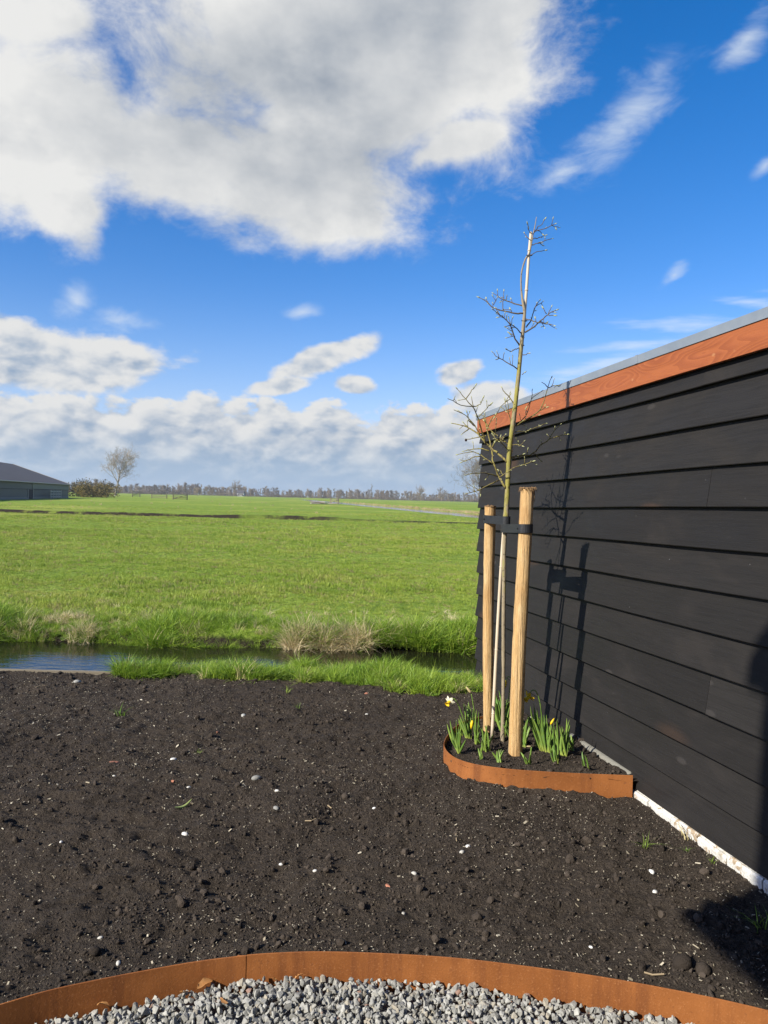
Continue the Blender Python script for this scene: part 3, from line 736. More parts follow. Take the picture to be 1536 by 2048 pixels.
# far bank: longer tufts hanging to the water
n = 2900; x = rng.uniform(-7, 2.2, n); y = 8.55 + .75 * rng.uniform(0, 1, n) ** 1.6 + .2 * vnoise(x / .9, 0 * x, 64)
z = np.interp(y, [8.56, 8.62, 8.7, 8.8, 8.92, 9.1], [-.24, -.16, -.11, -.07, -.03, 0]); cl = fbm(x, y * .6, .55, 2, 85)
put_grass('far_bank_grass', x, y, z - .01, np.clip(.78 + 1.5 * cl, .42, 1.4) * (.95 - .40 * sst(y, 8.75, 9.3)), long_c, 7, 'long green grass tufts on the far bank of the ditch', .25)
# dry tufts on the far bank
xs = []; ys = []; ss = []
for (pa, pb, yy, k, s) in ((585, 745, 8.62, 220, 1.15), (100, 190, 9.0, 36, .6), (20, 70, 8.68, 22, .8), (150, 200, 8.66, 20, .8), (810, 850, 8.8, 14, .9), (390, 400, 8.7, 8, .7), (860, 940, 9.4, 14, .6)):
    xa, xb = (pa - 768) / FPX * yy, (pb - 768) / FPX * yy
    xs += list(rng.uniform(xa, xb, k)); ys += list(yy + rng.normal(0, .07, k)); ss += list(s * rng.uniform(.7, 1.15, k))
n = 340; xs += list(rng.uniform(-7, 2, n)); ys += list(8.68 + rng.exponential(.35, n)); ss += list(rng.uniform(.3, .6, n))
xs, ys, ss = map(np.array, (xs, ys, ss)); z = np.interp(ys, [8.56, 8.62, 8.7, 8.8, 8.92, 9.1], [-.24, -.16, -.11, -.07, -.03, 0])
put_grass('far_bank_straw', xs, ys, z, ss, straw_c, 5, 'withered straw coloured grass on the far ditch bank', .35)
# near bank strip
def near_low(x): return np.interp(x, [-2.15, -1.6, -1.0, -.3, .2, .6, 1.0], [6.33, 6.2, 6.12, 5.98, 5.92, 5.86, 5.8])
n = 1900; x = rng.uniform(-2.2, .98, n); t_ = rng.uniform(0, 1, n); y = near_low(x) + t_ * (6.84 - near_low(x)) + .10 * vnoise(x / .25, 0 * x, 88)
cl = fbm(x, y, .5, 2, 87); keep = (cl > -.34 + .5 * (1 - t_) ** 3) & (x < wall_x(y) - .0) ; x, y, t_, cl = x[keep], y[keep], t_[keep], cl[keep]
put_grass('near_bank_grass', x, y, soil_h(x, y) - .01, np.clip(.80 + 1.3 * cl, .34, 1.5) * (.62 + .32 * t_) * (1 - .30 * sst(x, .1, .6) * t_), long_c, 7, 'lush green grass strip on the near bank between soil and ditch', .25)
# ================================================================== SHED
def build_shed():
    shed = empty('shed', wall(0, 0), 'long black timber shed with lapped boards and red brown fascia', 'shed')
    S0, S1 = -6.5, 2.596                       # far corner is S1
    W = 4.2
    core = MB(); c = wall((S0 + S1 - .03) / 2, 1.08, .045 + W / 2)
    core.box(c, SHED_D, SHED_V, SHED_N, (S1 - S0 - .05) / 2, 1.15, W / 2)
    core.obj('wall_core', M_dark, shed)
    rows = [.022, .187, .376, .559, .745, .925, 1.112, 1.299, 1.484, 1.666, 1.852, 2.035]
    joints = {0: [-.35 - 1.2], 1: [.9], 2: [-1.9], 3: [-.655], 4: [1.7, -2.4], 5: [-1.4], 6: [.35 - 2.2], 7: [-3.0], 8: [-.632], 9: [-2.2], 10: [1.3 - 3.9], 11: [-.578]}
    r = np.random.default_rng(5)
    TH = .019
    for i, t0 in enumerate(rows):
        t1 = (rows[i + 1] + .022) if i + 1 < len(rows) else 2.16
        cuts = [S0] + sorted(joints[i]) + [S1]
        for a, b in zip(cuts[:-1], cuts[1:]):
            e = .0012
            jb = r.uniform(-.002, .002); ja = r.uniform(-.002, .002)
            # cross-section: foot stands out, head tucked under the next board
            n0, n1 = -.016 + r.uniform(-.002, .001), .012
            v = []; segs = max(2, int((b - a) / .35))
            for k in range(segs + 1):
                s = a + e + (b - a - 2 * e) * k / segs
                if k == segs and b == S1: s = S1 + r.uniform(-.004, .003)
                dt = ja + (jb - ja) * k / segs + .0016 * math.sin(3.1 * s + i)
                dn = .0022 * math.sin(2.3 * s + 1.7 * i) + .001 * math.sin(9 * s + i)
                v += [wall(s, t0 + dt, n0 + dn), wall(s, t0 + dt + .0035, n0 - .0022 + dn), wall(s, t1, n1 - .002), wall(s, t1, n1 + TH - .002), wall(s, t0 + dt, n0 + TH + dn)]
            f = []
            for k in range(segs):
                for j in range(5):
                    p = k * 5 + j; p2 = k * 5 + (j + 1) % 5; f.append((p, p + 5, p2 + 5, p2))
            f.append((0, 1, 2, 3, 4)); f.append(tuple(segs * 5 + j for j in (4, 3, 2, 1, 0)))
            bo = part('board', v, f, M_board, shed)
    # fascia boards
    for a, b in ((S0, -1.75), (-1.747, S1 + .012)):
        m = MB(); m.box(wall((a + b) / 2, (2.118 + 2.240) / 2, -.022), SHED_D, SHED_V, SHED_N, (b - a) / 2, .061, .012)
        m.obj('fascia', M_fascia, shed)
    m = MB(); m.box(wall(S1 + .012 - .014, 2.179, -.022 + .0125 + W / 2), SHED_D, SHED_V, SHED_N, .012, .061, W / 2); m.obj('fascia', M_fascia, shed)
    # zinc trim in lengths with lap seams
    cuts = [S0, -4.6, -2.9, -1.25, -.02, 1.2, S1 + .03]
    for a, b in zip(cuts[:-1], cuts[1:]):
        m = MB()
        prof = [(2.236, -.0365), (2.236, -.039), (2.279, -.040), (2.282, -.034), (2.282, .10), (2.270, .10), (2.270, -.030)]
        v = [wall(s, t, n) for s in (a + .0008, b - .0008) for t, n in prof]; k = len(prof)
        m.add(v, [(j, j + k, (j + 1) % k + k, (j + 1) % k) for j in range(k)] + [tuple(range(k)), tuple(range(k, 2 * k))[::-1]])
        z = m.obj('zinc_trim', M_zinc, shed)
        sm = MB(); sm.box(wall(b - .012, 2.2590, -.0405), SHED_D, SHED_V, SHED_N, .012, .0225, .0012); sm.obj('seam', M_zinc, z)
    m = MB(); m.box(wall((S0 + S1) / 2, 2.262, .10 + W / 2 - .02), SHED_D, SHED_V, SHED_N, (S1 - S0) / 2 + .02, .006, W / 2); m.obj('roof', M_zinc, shed)
    # white painted brick foot
    pl = MB(); pl.box(wall((S0 + S1) / 2, -.10, .030), SHED_D, SHED_V, SHED_N, (S1 - S0) / 2 - .01, .118, .04); plo = pl.obj('plinth', M_wbrick, shed)
    s = .0
    while s > -2.2:
        L = .205 + r.uniform(-.012, .012); nn = -.024 + r.uniform(-.006, .004); top = .012 + r.uniform(-.008, .006)
        bm_ = MB(); cx = s - L / 2
        v = []
        for ss in np.linspace(s - L, s, 6):
            jt = r.uniform(-.0045, .0035); jn = r.uniform(-.004, .003)
            v += [wall(ss, top + jt, .0), wall(ss, top + jt - .001, nn + .008 + jn), wall(ss, top + jt - .010, nn + jn), wall(ss, -.05, nn + jn + .002)]
        f = [(k * 4 + j, k * 4 + j + 1, k * 4 + j + 5, k * 4 + j + 4) for k in range(5) for j in range(3)] + [(0, 3, 2, 1), (20, 21, 22, 23)]
        bm_.add(v, f); bm_.obj('brick', M_wbrick, plo); s -= L + .009
    # rounded grey ledge inside the planting bed
    pts = [wall(q, .060, -.008) for q in np.linspace(-.015, .70, 14)]
    m = MB(); m.tube(pts, [.028] * 14, 12); m.obj('ledge', M_conc, shed, True)
    return shed
build_shed()

# ================================================================== RUSTY EDGINGS
def strip(pts, z_top, z_bot, th, name, parent, zf=None):
    """upright steel strip along a ground curve"""
    P = np.asarray(pts, float); N = len(P); T = np.gradient(P, axis=0); T /= np.linalg.norm(T, axis=1)[:, None]; Nn = np.column_stack([-T[:, 1], T[:, 0]])
    v = []
    for i in range(N):
        a = P[i] + Nn[i] * th / 2; b = P[i] - Nn[i] * th / 2; zt = z_top + (zf(i / (N - 1)) if zf else 0)
        v += [(*b, z_bot), (*b, zt - .0008), (*(b * .8 + a * .2), zt), (*(a * .8 + b * .2), zt), (*a, zt - .0008), (*a, z_bot)]
    f = [(i * 6 + j, i * 6 + (j + 1) % 6, (i + 1) * 6 + (j + 1) % 6, (i + 1) * 6 + j) for i in range(N - 1) for j in range(6)]
    f += [tuple(range(6))[::-1], tuple((N - 1) * 6 + j for j in range(6))]
    return part(name, v, f, M_corten, parent)
edg = empty('garden_edging', (0, 2.48, 0), 'long curved rusty steel edging between the gravel path and the soil', 'edging')
xs_seam = -.4085
iS = int(np.argmin(np.abs(EFC[:, 0] - xs_seam))); EFC2 = np.insert(EFC, iS + (EFC[iS, 0] < xs_seam), [[xs_seam, edge_y(xs_seam)]], axis=0)
iS = int(np.argmin(np.abs(EFC2[:, 0] - xs_seam)))
A = EFC2[:iS + 1].copy(); B = EFC2[iS:].copy(); A[-1, 0] -= .0016; B[0, 0] += .0016
strip(A, .015, -.22, .0045, 'steel_panel', edg); strip(B, .0165, -.22, .0045, 'steel_panel', edg)
m = MB(); m.box((xs_seam, edge_y(xs_seam) + .0065, -.06), X3, Y3, Z3, .03, .002, .07); m.obj('joint_plate', M_corten, edg)
BE = np.array([(.80, 5.02), (.62, 4.93), (.49, 4.76), (.418, 4.571), (.378, 4.399), (.379, 4.285), (.403, 4.189), (.45, 4.112), (.527, 4.053), (.649, 4.008), (.793, 3.981), (1.012, 3.960), (1.18, 3.952), (1.318, 3.947)])
BEC = catmull(BE, 5)
bed = empty('bed_edging', (.79, 3.98, 0), 'curved rusty steel edging round the daffodil bed at the shed wall', 'edging')
strip(BEC, .100, -.10, .004, 'steel_panel', bed)

# soil inside the bed
def bed_h(x, y):
    x = np.asarray(x, float); y = np.asarray(y, float)
    return .070 + .6 * .03 * fbm(x, y, .3, 3, 12) + .020 * fbm(x, y, .085, 3, 22, .62) + .006 * vnoise(x / .026, y / .026, 45)
poly = np.vstack([BEC, [(wall_x(4.0) + .05, 3.95), (wall_x(5.05) + .05, 5.05)]])
def inside(x, y, P):
    c = np.zeros(np.shape(x), bool); j = len(P) - 1
    for i in range(len(P)):
        xi, yi = P[i]; xj, yj = P[j]
        c ^= ((yi > y) != (yj > y)) & (x < (xj - xi) * (y - yi) / (yj - yi + 1e-12) + xi); j = i
    return c
def build_bed():
    s = .011; xs = np.arange(.30, 1.42, s); ys = np.arange(3.88, 5.10, s); Xg, Yg = np.meshgrid(xs, ys)
    Zg = bed_h(Xg, Yg); nx, ny = len(xs), len(ys); idx = np.arange(nx * ny).reshape(ny, nx)
    k = inside(Xg[:-1, :-1] + s / 2, Yg[:-1, :-1] + s / 2, poly)
    q = np.stack([idx[:-1, :-1], idx[:-1, 1:], idx[1:, 1:], idx[1:, :-1]], -1)[k]
    V = np.stack([Xg, Yg, Zg], -1).reshape(-1, 3); used = np.zeros(len(V), bool); used[q.ravel()] = True; rm = np.cumsum(used) - 1
    o = link('bed_soil', mesh_data('bed_soil', V[used], rm[q], [M_soil], True)); tag(o, 'dark soil filling the daffodil bed', 'soil', None, 'structure')
    n = 900; x = rng.uniform(.38, 1.3, n); y = rng.uniform(3.95, 5.0, n); k = inside(x, y, poly); x, y = x[k], y[k]; sz = np.minimum(.004 + .004 * rng.pareto(3, len(x)), .02)
    scatter('bed_clods', np.column_stack([x, y, bed_h(x, y) + sz * .2]), rng.uniform(0, 6, (len(x), 3)), sz[:, None] * rng.uniform(.75, 1.25, (len(x), 3)), clod_c, 8, 'dark clods on the soil of the daffodil bed', 'soil')
build_bed()

# ================================================================== GRAVEL
stone_c = proto_coll('stone', [mesh_data('stone', *shard(500 + i, (1, rng.uniform(.6, .95), rng.uniform(.45, .8))), [M_stone], False) for i in range(16)])
n = 20000; x = rng.uniform(-1.75, 1.65, n); y = rng.uniform(1.62, 2.475, n); k = y < edge_y(x) - .016; x, y = x[k], y[k]; n = len(x)
sz = rng.uniform(.0080, .0170, n) * rng.uniform(.8, 1.12, n); lay = rng.uniform(0, 1, n)
hh = -.092 + .018 * fbm(x, y, .5, 2, 51) + .012 * sst(y - edge_y(x), -.25, -.02) + .018 * lay
scatter('gravel', np.column_stack([x, y, hh]), rng.uniform(0, 6.28, (n, 3)), sz[:, None] * rng.uniform(.85, 1.2, (n, 3)), stone_c, 16, 'loose angular grey gravel in front of the curved rusty edging', 'gravel')

# ================================================================== STAKES, TREE
def stake(name, bpx, tpx, Y, zb, r0, r1, seed, label, frayed):
    B = np.array(gz(*bpx, zb)); B[1] = Y; B = at(bpx[0], bpx[1], Y); T = at(*tpx, Y)
    o = empty(name, tuple(B), label, 'tree stake', 'stakes holding the young tree')
    rg = np.random.default_rng(seed); m = MB(); N = 26; ns = 14
    ph = rg.uniform(0, 6, 4)
    B0 = B - (T - B) / np.linalg.norm(T - B) * .12
    v = []
    ax = np.array([1, 0, 0]); ay = np.array([0, 1, 0])
    for i in range(N + 1):
        t = i / N; c = B0 + (T - B0) * t + np.array([.004 * math.sin(5 * t + ph[0]), .004 * math.sin(4 * t + ph[1]), 0])
        rr = r0 + (r1 - r0) * t
        for k in range(ns):
            a = 2 * math.pi * k / ns
            q = rr * (1 + .05 * math.sin(2 * a + ph[2] + 2 * t) + .03 * math.sin(5 * a + 9 * t + ph[3]) + .018 * rg.normal())
            v.append(c + q * (math.cos(a) * ax + math.sin(a) * ay))
    f = [(i * ns + k, i * ns + (k + 1) % ns, (i + 1) * ns + (k + 1) % ns, (i + 1) * ns + k) for i in range(N) for k in range(ns)]
    f.append(tuple(range(ns))[::-1])
    sh = part('post', v, f, M_stake, o, True)
    e = MB(); tv = v[-ns:]; c = sum(tv) / ns
    rim = [p + np.array([0, 0, .004 * rg.normal()]) for p in tv]; inn = [c + (p - c) * .6 + np.array([0, 0, .006 + .003 * rg.normal()]) for p in tv]
    e.add(rim + inn + [c + np.array([0, 0, .005])], [(k, (k + 1) % ns, ns + (k + 1) % ns, ns + k) for k in range(ns)] + [(ns + k, ns + (k + 1) % ns, 2 * ns) for k in range(ns)])
    e.obj('end_grain', M_stakeend, o)
    if frayed:
        m2 = MB()
        for k in range(70):
            a = rg.uniform(0, 6.283); q = r1 * rg.uniform(.75, 1.05); p0 = c + np.array([math.cos(a) * q, math.sin(a) * q, rg.uniform(-.012, .006)])
            out = np.array([math.cos(a), math.sin(a), 0]); L = rg.uniform(.010, .026)
            p1 = p0 + out * L * .5 + np.array([0, 0, L * .35]); p2 = p1 + out * L * .35 + np.array([0, 0, -L * rg.uniform(.1, .9)])
            m2.tube([p0, p1, p2], [.0022, .0018, .0006], 4)
        for k in range(3):
            a = rg.uniform(-1.3, -.3); p0 = c + np.array([math.cos(a), math.sin(a), 0]) * r1 * 1.02; m2.tube([p0, p0 + np.array([.004, -.004, -.03]), p0 + np.array([.003, -.002, -.075])], [.003, .0026, .0008], 4)
        m2.obj('splinters', M_stakeend, o)
    else:
        m2 = MB(); m2.tube([c + np.array([0, 0, -.003]), c + np.array([0, 0, .004])], [r1 * 1.07, r1 * 1.10], 14, True, .03, rg); m2.obj('rim', M_stakeend, o)
    return B, T
YR, YL, YT = 4.34, 4.78, 4.60
BR, TR = stake('tree_stake', (1031, 1505), (1053, 978), YR, .07, .0385, .0365, 1, 'thick peeled wooden stake with a frayed top, right of the young tree', True)
BL, TL = stake('tree_stake', (975, 1472), (980, 1013), YL, .07, .0335, .0335, 2, 'smooth peeled wooden stake with a clean top, left of the young tree', False)
TRUNK = [(1005, 1500, 0), (1005, 1478, 0), (1006, 1430, .006), (1007, 1340, .004), (1007, 1250, -.004), (1008, 1150, .004), (1009, 1085, 0), (1012, 1050, 0), (1012, 1032, 0), (1014, 1000, 0), (1016, 950, .004), (1019, 900, 0), (1024, 860, -.005), (1031, 805, 0), (1037, 750, .006), (1042, 695, 0), (1046, 660, 0), (1049, 625, 0), (1046, 607, 0), (1043, 585, .01), (1042, 560, .015), (1044, 540, .015), (1051, 518, .008), (1058, 508, 0), (1062, 492, -.01), (1066, 470, -.01), (1070, 452, -.005), (1073, 434, 0)]
TRAD = [17, 15, 11.5, 11.5, 11.5, 11.5, 12, 12.5, 17, 15, 14.5, 14, 14, 13, 12.5, 12.5, 11, 9.5, 7.5, 5.5, 4.6, 4.4, 4.4, 4.2, 3.8, 3.2, 2.6, 1.8]
def build_tree():
    base = at(1005, 1480, YT)
    tree = empty('young_tree', tuple(base), 'young bare tree with green mossy trunk and opening buds, tied between two stakes', 'tree')
    rg = np.random.default_rng(17)
    pts = [at(x, y, YT + d) for x, y, d in TRUNK]
    P = catmull(np.array(pts), 4); rr = np.interp(np.linspace(0, 1, len(P)), np.linspace(0, 1, len(TRAD)), np.array(TRAD) / 1000.)
    rr = rr * (1 + .05 * rg.normal(size=len(P)))
    m = MB(); m.tube(P, rr, 10, True, .05, rg); m.obj('trunk', M_bark, tree, True)
    Z3o, Z4o = (880, 400), (880, 740)
    def c3(l): return [(880 + a / 4.267, 400 + b / 4.267) for a, b in l]
    def c4(l): return [(880 + a / 4.267, 740 + b / 4.267) for a, b in l]
    BR_ = [  # (points, start radius mm, twigs)
        (c3([(715, 968), (640, 966), (560, 950), (450, 915), (400, 870), (340, 835)]), 4.2, [c3([(540, 948), (536, 870), (545, 780)]), c3([(455, 895), (485, 840)]), c3([(410, 880), (395, 845)]), c3([(610, 962), (602, 935)])]),
        (c3([(710, 905), (620, 877), (550, 855), (505, 830), (460, 800)]), 3.4, [c3([(560, 860), (570, 825)]), c3([(620, 878), (608, 850)])]),
        (c3([(685, 1245), (630, 1150), (600, 1070), (550, 1010), (500, 972), (460, 940)]), 4.0, [c3([(600, 1070), (555, 1080)]), c3([(540, 1005), (500, 1000)]), c3([(500, 972), (472, 925)]), c3([(640, 1165), (612, 1155)])]),
        (c3([(706, 1145), (640, 1085), (600, 1050), (588, 1015)]), 2.8, [c3([(610, 1060), (618, 1010)])]),
        (c3([(725, 1130), (800, 1080), (880, 1010), (940, 962), (992, 940)]), 4.0, [c3([(910, 972), (885, 930)]), c3([(925, 970), (950, 915)]), c3([(920, 978), (970, 985)]), c3([(850, 1035), (905, 1050)])]),
        (c3([(735, 1085), (780, 1010), (810, 920), (850, 858)]), 3.4, [c3([(820, 905), (880, 865)]), c3([(800, 945), (826, 880)])]),
        (c3([(733, 1015), (790, 1030), (840, 1048), (900, 1055), (970, 1070)]), 3.0, [c3([(820, 1040), (815, 1015)]), c3([(870, 1052), (890, 1085)]), c3([(890, 1055), (915, 1042)])]),
        (c3([(680, 1262), (640, 1275), (600, 1295), (575, 1278)]), 2.6, []),
        (c3([(675, 1448), (640, 1428), (600, 1405), (540, 1370), (490, 1340), (450, 1300)]), 3.2, [c3([(535, 1365), (545, 1315)]), c3([(510, 1352), (482, 1362)])]),
        (c3([(706, 1322), (735, 1315), (762, 1308)]), 2.2, []),
        (c3([(700, 1490), (718, 1475)]), 2.0, []),
        (c3([(782, 385), (830, 370), (870, 355), (955, 330)]), 2.3, []), (c3([(795, 332), (845, 322), (895, 303)]), 2.2, []),
        (c3([(805, 280), (825, 262), (900, 240), (980, 205)]), 2.4, [c3([(960, 215), (985, 235)])]), (c3([(812, 262), (860, 215), (895, 165)]), 2.3, []),
        (c3([(765, 478), (800, 455), (895, 430)]), 2.3, []), (c3([(780, 350), (740, 315), (720, 282)]), 2.0, []), (c3([(790, 290), (758, 262), (750, 212)]), 1.8, []),
        (c4([(575, 785), (500, 715), (440, 668), (380, 612), (330, 552), (240, 490), (180, 470), (105, 455)]), 6.2,
         [c4([(345, 565), (300, 480), (220, 392), (130, 345)]), c4([(240, 492), (205, 455)]), c4([(250, 498), (190, 545)]), c4([(300, 480), (250, 435), (232, 370)]), c4([(440, 668), (470, 610), (490, 600)])]),
        (c4([(395, 640), (355, 520), (330, 430), (290, 330), (220, 250), (150, 165)]), 4.4,
         [c4([(300, 310), (180, 300), (75, 248)]), c4([(222, 245), (262, 190), (300, 138)]), c4([(300, 312), (345, 290), (365, 245)]), c4([(330, 400), (385, 340), (432, 292)]), c4([(285, 325), (270, 240)]), c4([(325, 425), (300, 350)])]),
        (c4([(562, 1010), (540, 970), (500, 900), (462, 800), (442, 700), (415, 560), (392, 450), (383, 372)]), 6.0,
         [c4([(500, 940), (400, 985), (330, 1030), (225, 1055)]), c4([(500, 905), (420, 888), (330, 878), (225, 895)]), c4([(455, 800), (380, 750), (290, 700), (155, 720)]), c4([(340, 735), (280, 748), (190, 785)]),
          c4([(420, 690), (330, 670), (205, 692)]), c4([(392, 560), (310, 578), (225, 590)]), c4([(405, 500), (440, 420), (470, 385)])]),
        (c4([(598, 650), (530, 590), (460, 540), (400, 470), (380, 440)]), 3.8, [c4([(530, 590), (555, 550)]), c4([(470, 548), (480, 430)]), c4([(540, 600), (480, 605)])]),
        (c4([(590, 690), (540, 640), (500, 600), (470, 590)]), 3.0, [c4([(520, 620), (515, 575)])]),
        (c4([(600, 748), (650, 738), (720, 732), (790, 715), (860, 640), (930, 590), (980, 510), (1060, 440)]), 5.0,
         [c4([(930, 590), (985, 572), (1030, 560), (1085, 550)]), c4([(800, 715), (830, 735), (860, 772)]), c4([(740, 728), (748, 685)]), c4([(870, 632), (865, 612)]), c4([(975, 520), (980, 490)])]),
        (c4([(505, 920), (560, 880), (620, 838), (680, 815), (740, 800), (790, 780)]), 2.8, [c4([(540, 895), (520, 860), (500, 855)])]),
        (c4([(645, 475), (700, 440), (780, 400), (850, 340), (890, 260), (920, 150), (950, 68)]), 4.4,
         [c4([(690, 445), (750, 360), (780, 250), (862, 185)]), c4([(920, 152), (960, 140), (998, 130)]), c4([(918, 145), (878, 110)]), c4([(845, 345), (905, 320)]), c4([(775, 265), (745, 310)])]),
        (c4([(640, 530), (690, 524), (740, 520), (820, 490), (900, 455)]), 2.8, [c4([(735, 520), (740, 500)]), c4([(820, 492), (850, 480)])]),
        (c4([(648, 335), (600, 240), (545, 185), (528, 150)]), 3.4, [c4([(600, 245), (540, 290), (470, 395)]), c4([(590, 230), (600, 190)])]),
        (c4([(618, 490), (595, 400), (575, 270)]), 2.8, [c4([(590, 360), (560, 320), (555, 260)])]),
        (c4([(612, 640), (660, 640), (700, 648)]), 2.2, [c4([(665, 640), (668, 620)])]),
    ]
    budm = MB()
    def bud(p, d, s):
        d = d / (np.linalg.norm(d) + 1e-9)
        budm.tube([p, p + d * s * .35, p + d * s * .75, p + d * s * 1.15], [s * .12, s * .20, s * .16, s * .02], 6)
    def limb(px, r0, d0, slope, parent, name, r1f=.34):
        n = len(px); L = 0; pts = []
        for i, (a, b) in enumerate(px):
            if i: L += math.hypot(a - px[i - 1][0], b - px[i - 1][1]) / FPX * YT
            pts.append(at(a, b, YT + d0 + slope * L + (.012 * rg.normal() if i else 0)))
        P = catmull(np.array(pts), 3)
        P[1:-1] += rg.normal(0, .0018, (len(P) - 2, 3))
        rr = np.linspace(r0 * 1.25, max(r0 * (r1f + .08), 1.75), len(P)) / 1000
        m = MB(); m.tube(P, rr, 6, True, .06, rg)
        for i in range(3, len(P) - 1):
            if rg.uniform() < .36:
                dd = P[i + 1] - P[i]; s = rg.normal(size=3); s -= dd * (s @ dd) / (dd @ dd + 1e-9); s /= np.linalg.norm(s)
                sp = P[i] + s * rr[i]; bud(sp, s * .7 + dd / np.linalg.norm(dd) * .8, rg.uniform(.006, .012))
        for i in range(2, len(P) - 1):
            if rg.uniform() < .22:      # short spurs
                dd = P[i + 1] - P[i]; dd /= np.linalg.norm(dd); q_ = rg.normal(size=3); q_ -= dd * (q_ @ dd); q_ /= np.linalg.norm(q_); q_ = q_ * .8 + dd * .5 + np.array([0, 0, .3]); q_ /= np.linalg.norm(q_); ln = rg.uniform(.015, .05)
                e_ = P[i] + q_ * ln + rg.normal(0, .003, 3); m.tube([P[i], (P[i] + e_) / 2 + rg.normal(0, .002, 3), e_], [.0022, .0019, .0015], 5); bud(e_, q_, rg.uniform(.010, .018))
        o = m.obj(name, M_twig, parent, True)
        bud(P[-1], P[-1] - P[-2], rg.uniform(.012, .022))
        return o, P, L
    for px, r0, tw in BR_:
        slope = rg.uniform(-.75, .75); o, P, L = limb(px, r0, 0, slope, tree, 'branch')
        o.location = (0, 0, 0)
        for t in tw:
            # depth of the twig's foot: the nearest point of its branch
            d0 = min(((math.hypot(t[0][0] - (768 + FPX * 0), 0), 0),), default=(0, 0))[1]
            foot = min(P, key=lambda q: np.linalg.norm(q - at(t[0][0], t[0][1], q[1])))
            limb(t, max(1.6, r0 * .55), foot[1] - YT, rg.uniform(-1.0, 1.0), o, 'twig', .55)
    bo = budm.obj('buds', M_bud, tree, True); bo['kind'] = 'stuff'
    fr = MB(); fp = at(880 + 220 / 4.267, 740 + 598 / 4.267, YT); V, F = lump(77, 2, .15, (1, 1, 1.2)); fr.add([np.array(q) * .0085 + fp for q in V], F); fr.obj('withered_fruit', mat('withered fruit', (.03, .014, .014), .6), tree, True)
    return tree
build_tree()
# bamboo cane
def build_cane():
    px = [(984, 1476, .035), (988, 1400, .035), (993, 1300, .035), (999, 1190, .034), (1004, 1110, .033), (1009, 1045, .032), (1017, 960, .031), (1026, 870, .03), (1035, 780, .029), (1043, 700, .028), (1049, 630, .018), (1053, 580, .012), (1057, 520, .010), (1062, 464, .008)]
    pts = catmull(np.array([at(a, b, YT + d) for a, b, d in px]), 3); b = pts[0]
    o = empty('bamboo_cane', tuple(b), 'tall thin pale bamboo cane tied along the young tree', 'cane')
    m = MB(); m.tube(pts, np.linspace(.0105, .0085, len(pts)), 10); m.obj('culm', M_cane, o, True)
    for t in np.linspace(.06, .97, 9):
        i = int(t * (len(pts) - 1)); d = pts[i + 1] - pts[i]; d /= np.linalg.norm(d); m = MB(); m.tube([pts[i] - d * .004, pts[i], pts[i] + d * .004], [.0098, .0122, .0098], 10); m.obj('node', M_cane, o, True)
    for j, (a, b_) in enumerate(((1059, 510), (1049, 641), (1043, 690))):
        k = MB(); p = at(a, b_, YT + .002); t = np.linspace(0, 2 * math.pi, 13)
        k.tube([p + np.array([.0155 * math.cos(q), .017 * math.sin(q) + .006, .006 * math.sin(q)]) for q in t], .0032, 5); k.obj('tie', M_rubber, o)
build_cane()
# rubber straps
def strap(c0, r0, c1, r1, z, h, label, tilt=0.0):
    """band looped round two round things"""
    c0 = np.array(c0[:2]); c1 = np.array(c1[:2]); d = c1 - c0; D = np.linalg.norm(d); d /= D; nrm = np.array([-d[1], d[0]]); be = math.asin((r0 - r1) / D)
    loop = []
    for a in np.linspace(math.pi / 2 - be, 3 * math.pi / 2 + be, 12): loop.append(c0 + r0 * (math.cos(a) * d + math.sin(a) * nrm))
    for a in np.linspace(-math.pi / 2 + be, math.pi / 2 - be, 10): loop.append(c1 + r1 * (math.cos(a) * d + math.sin(a) * nrm))
    L = np.array(loop); N = len(L); cen = L.mean(0); v = []
    for i in range(N):
        t = L[(i + 1) % N] - L[i - 1]; t /= np.linalg.norm(t); nn = np.array([t[1], -t[0]]); zz = z + tilt * np.dot(L[i] - c0, d) / D
        for off, dz in ((0, -h / 2), (.004, -h / 2), (.004, h / 2), (0, h / 2)): v.append((*(L[i] + nn * off), zz + dz))
    f = [(i * 4 + j, i * 4 + (j + 1) % 4, ((i + 1) % N) * 4 + (j + 1) % 4, ((i + 1) % N) * 4 + j) for i in range(N) for j in range(4)]
    o = empty('tree_strap', (*c0, z), label, 'strap', 'rubber straps of the young tree')
    part('band', v, f, M_rubber, o)
    m = MB(); s = c0 + nrm * 0; side = -1 if nrm[1] > 0 else 1
    p = c0 + side * nrm * (r0 + .005); m.tube([(p[0], p[1], z - .0), (p[0] + side * nrm[0] * .004, p[1] + side * nrm[1] * .004, z)], [.006, .0045], 8); m.obj('nail', M_dark, o)
tl = at(1012, 1040, YT); pl_ = at(980, 1038, YL); strap(pl_, .036, tl, .022, pl_[2] - .001, .050, 'black rubber strap tying the young tree to the left stake', tl[2] - pl_[2] - .002)
tl = at(1011, 1056, YT); pr_ = at(1050, 1056, YR); strap(pr_, .0405, tl, .0245, pr_[2] - .003, .049, 'black rubber strap tying the young tree to the right stake', tl[2] - pr_[2] + .0)

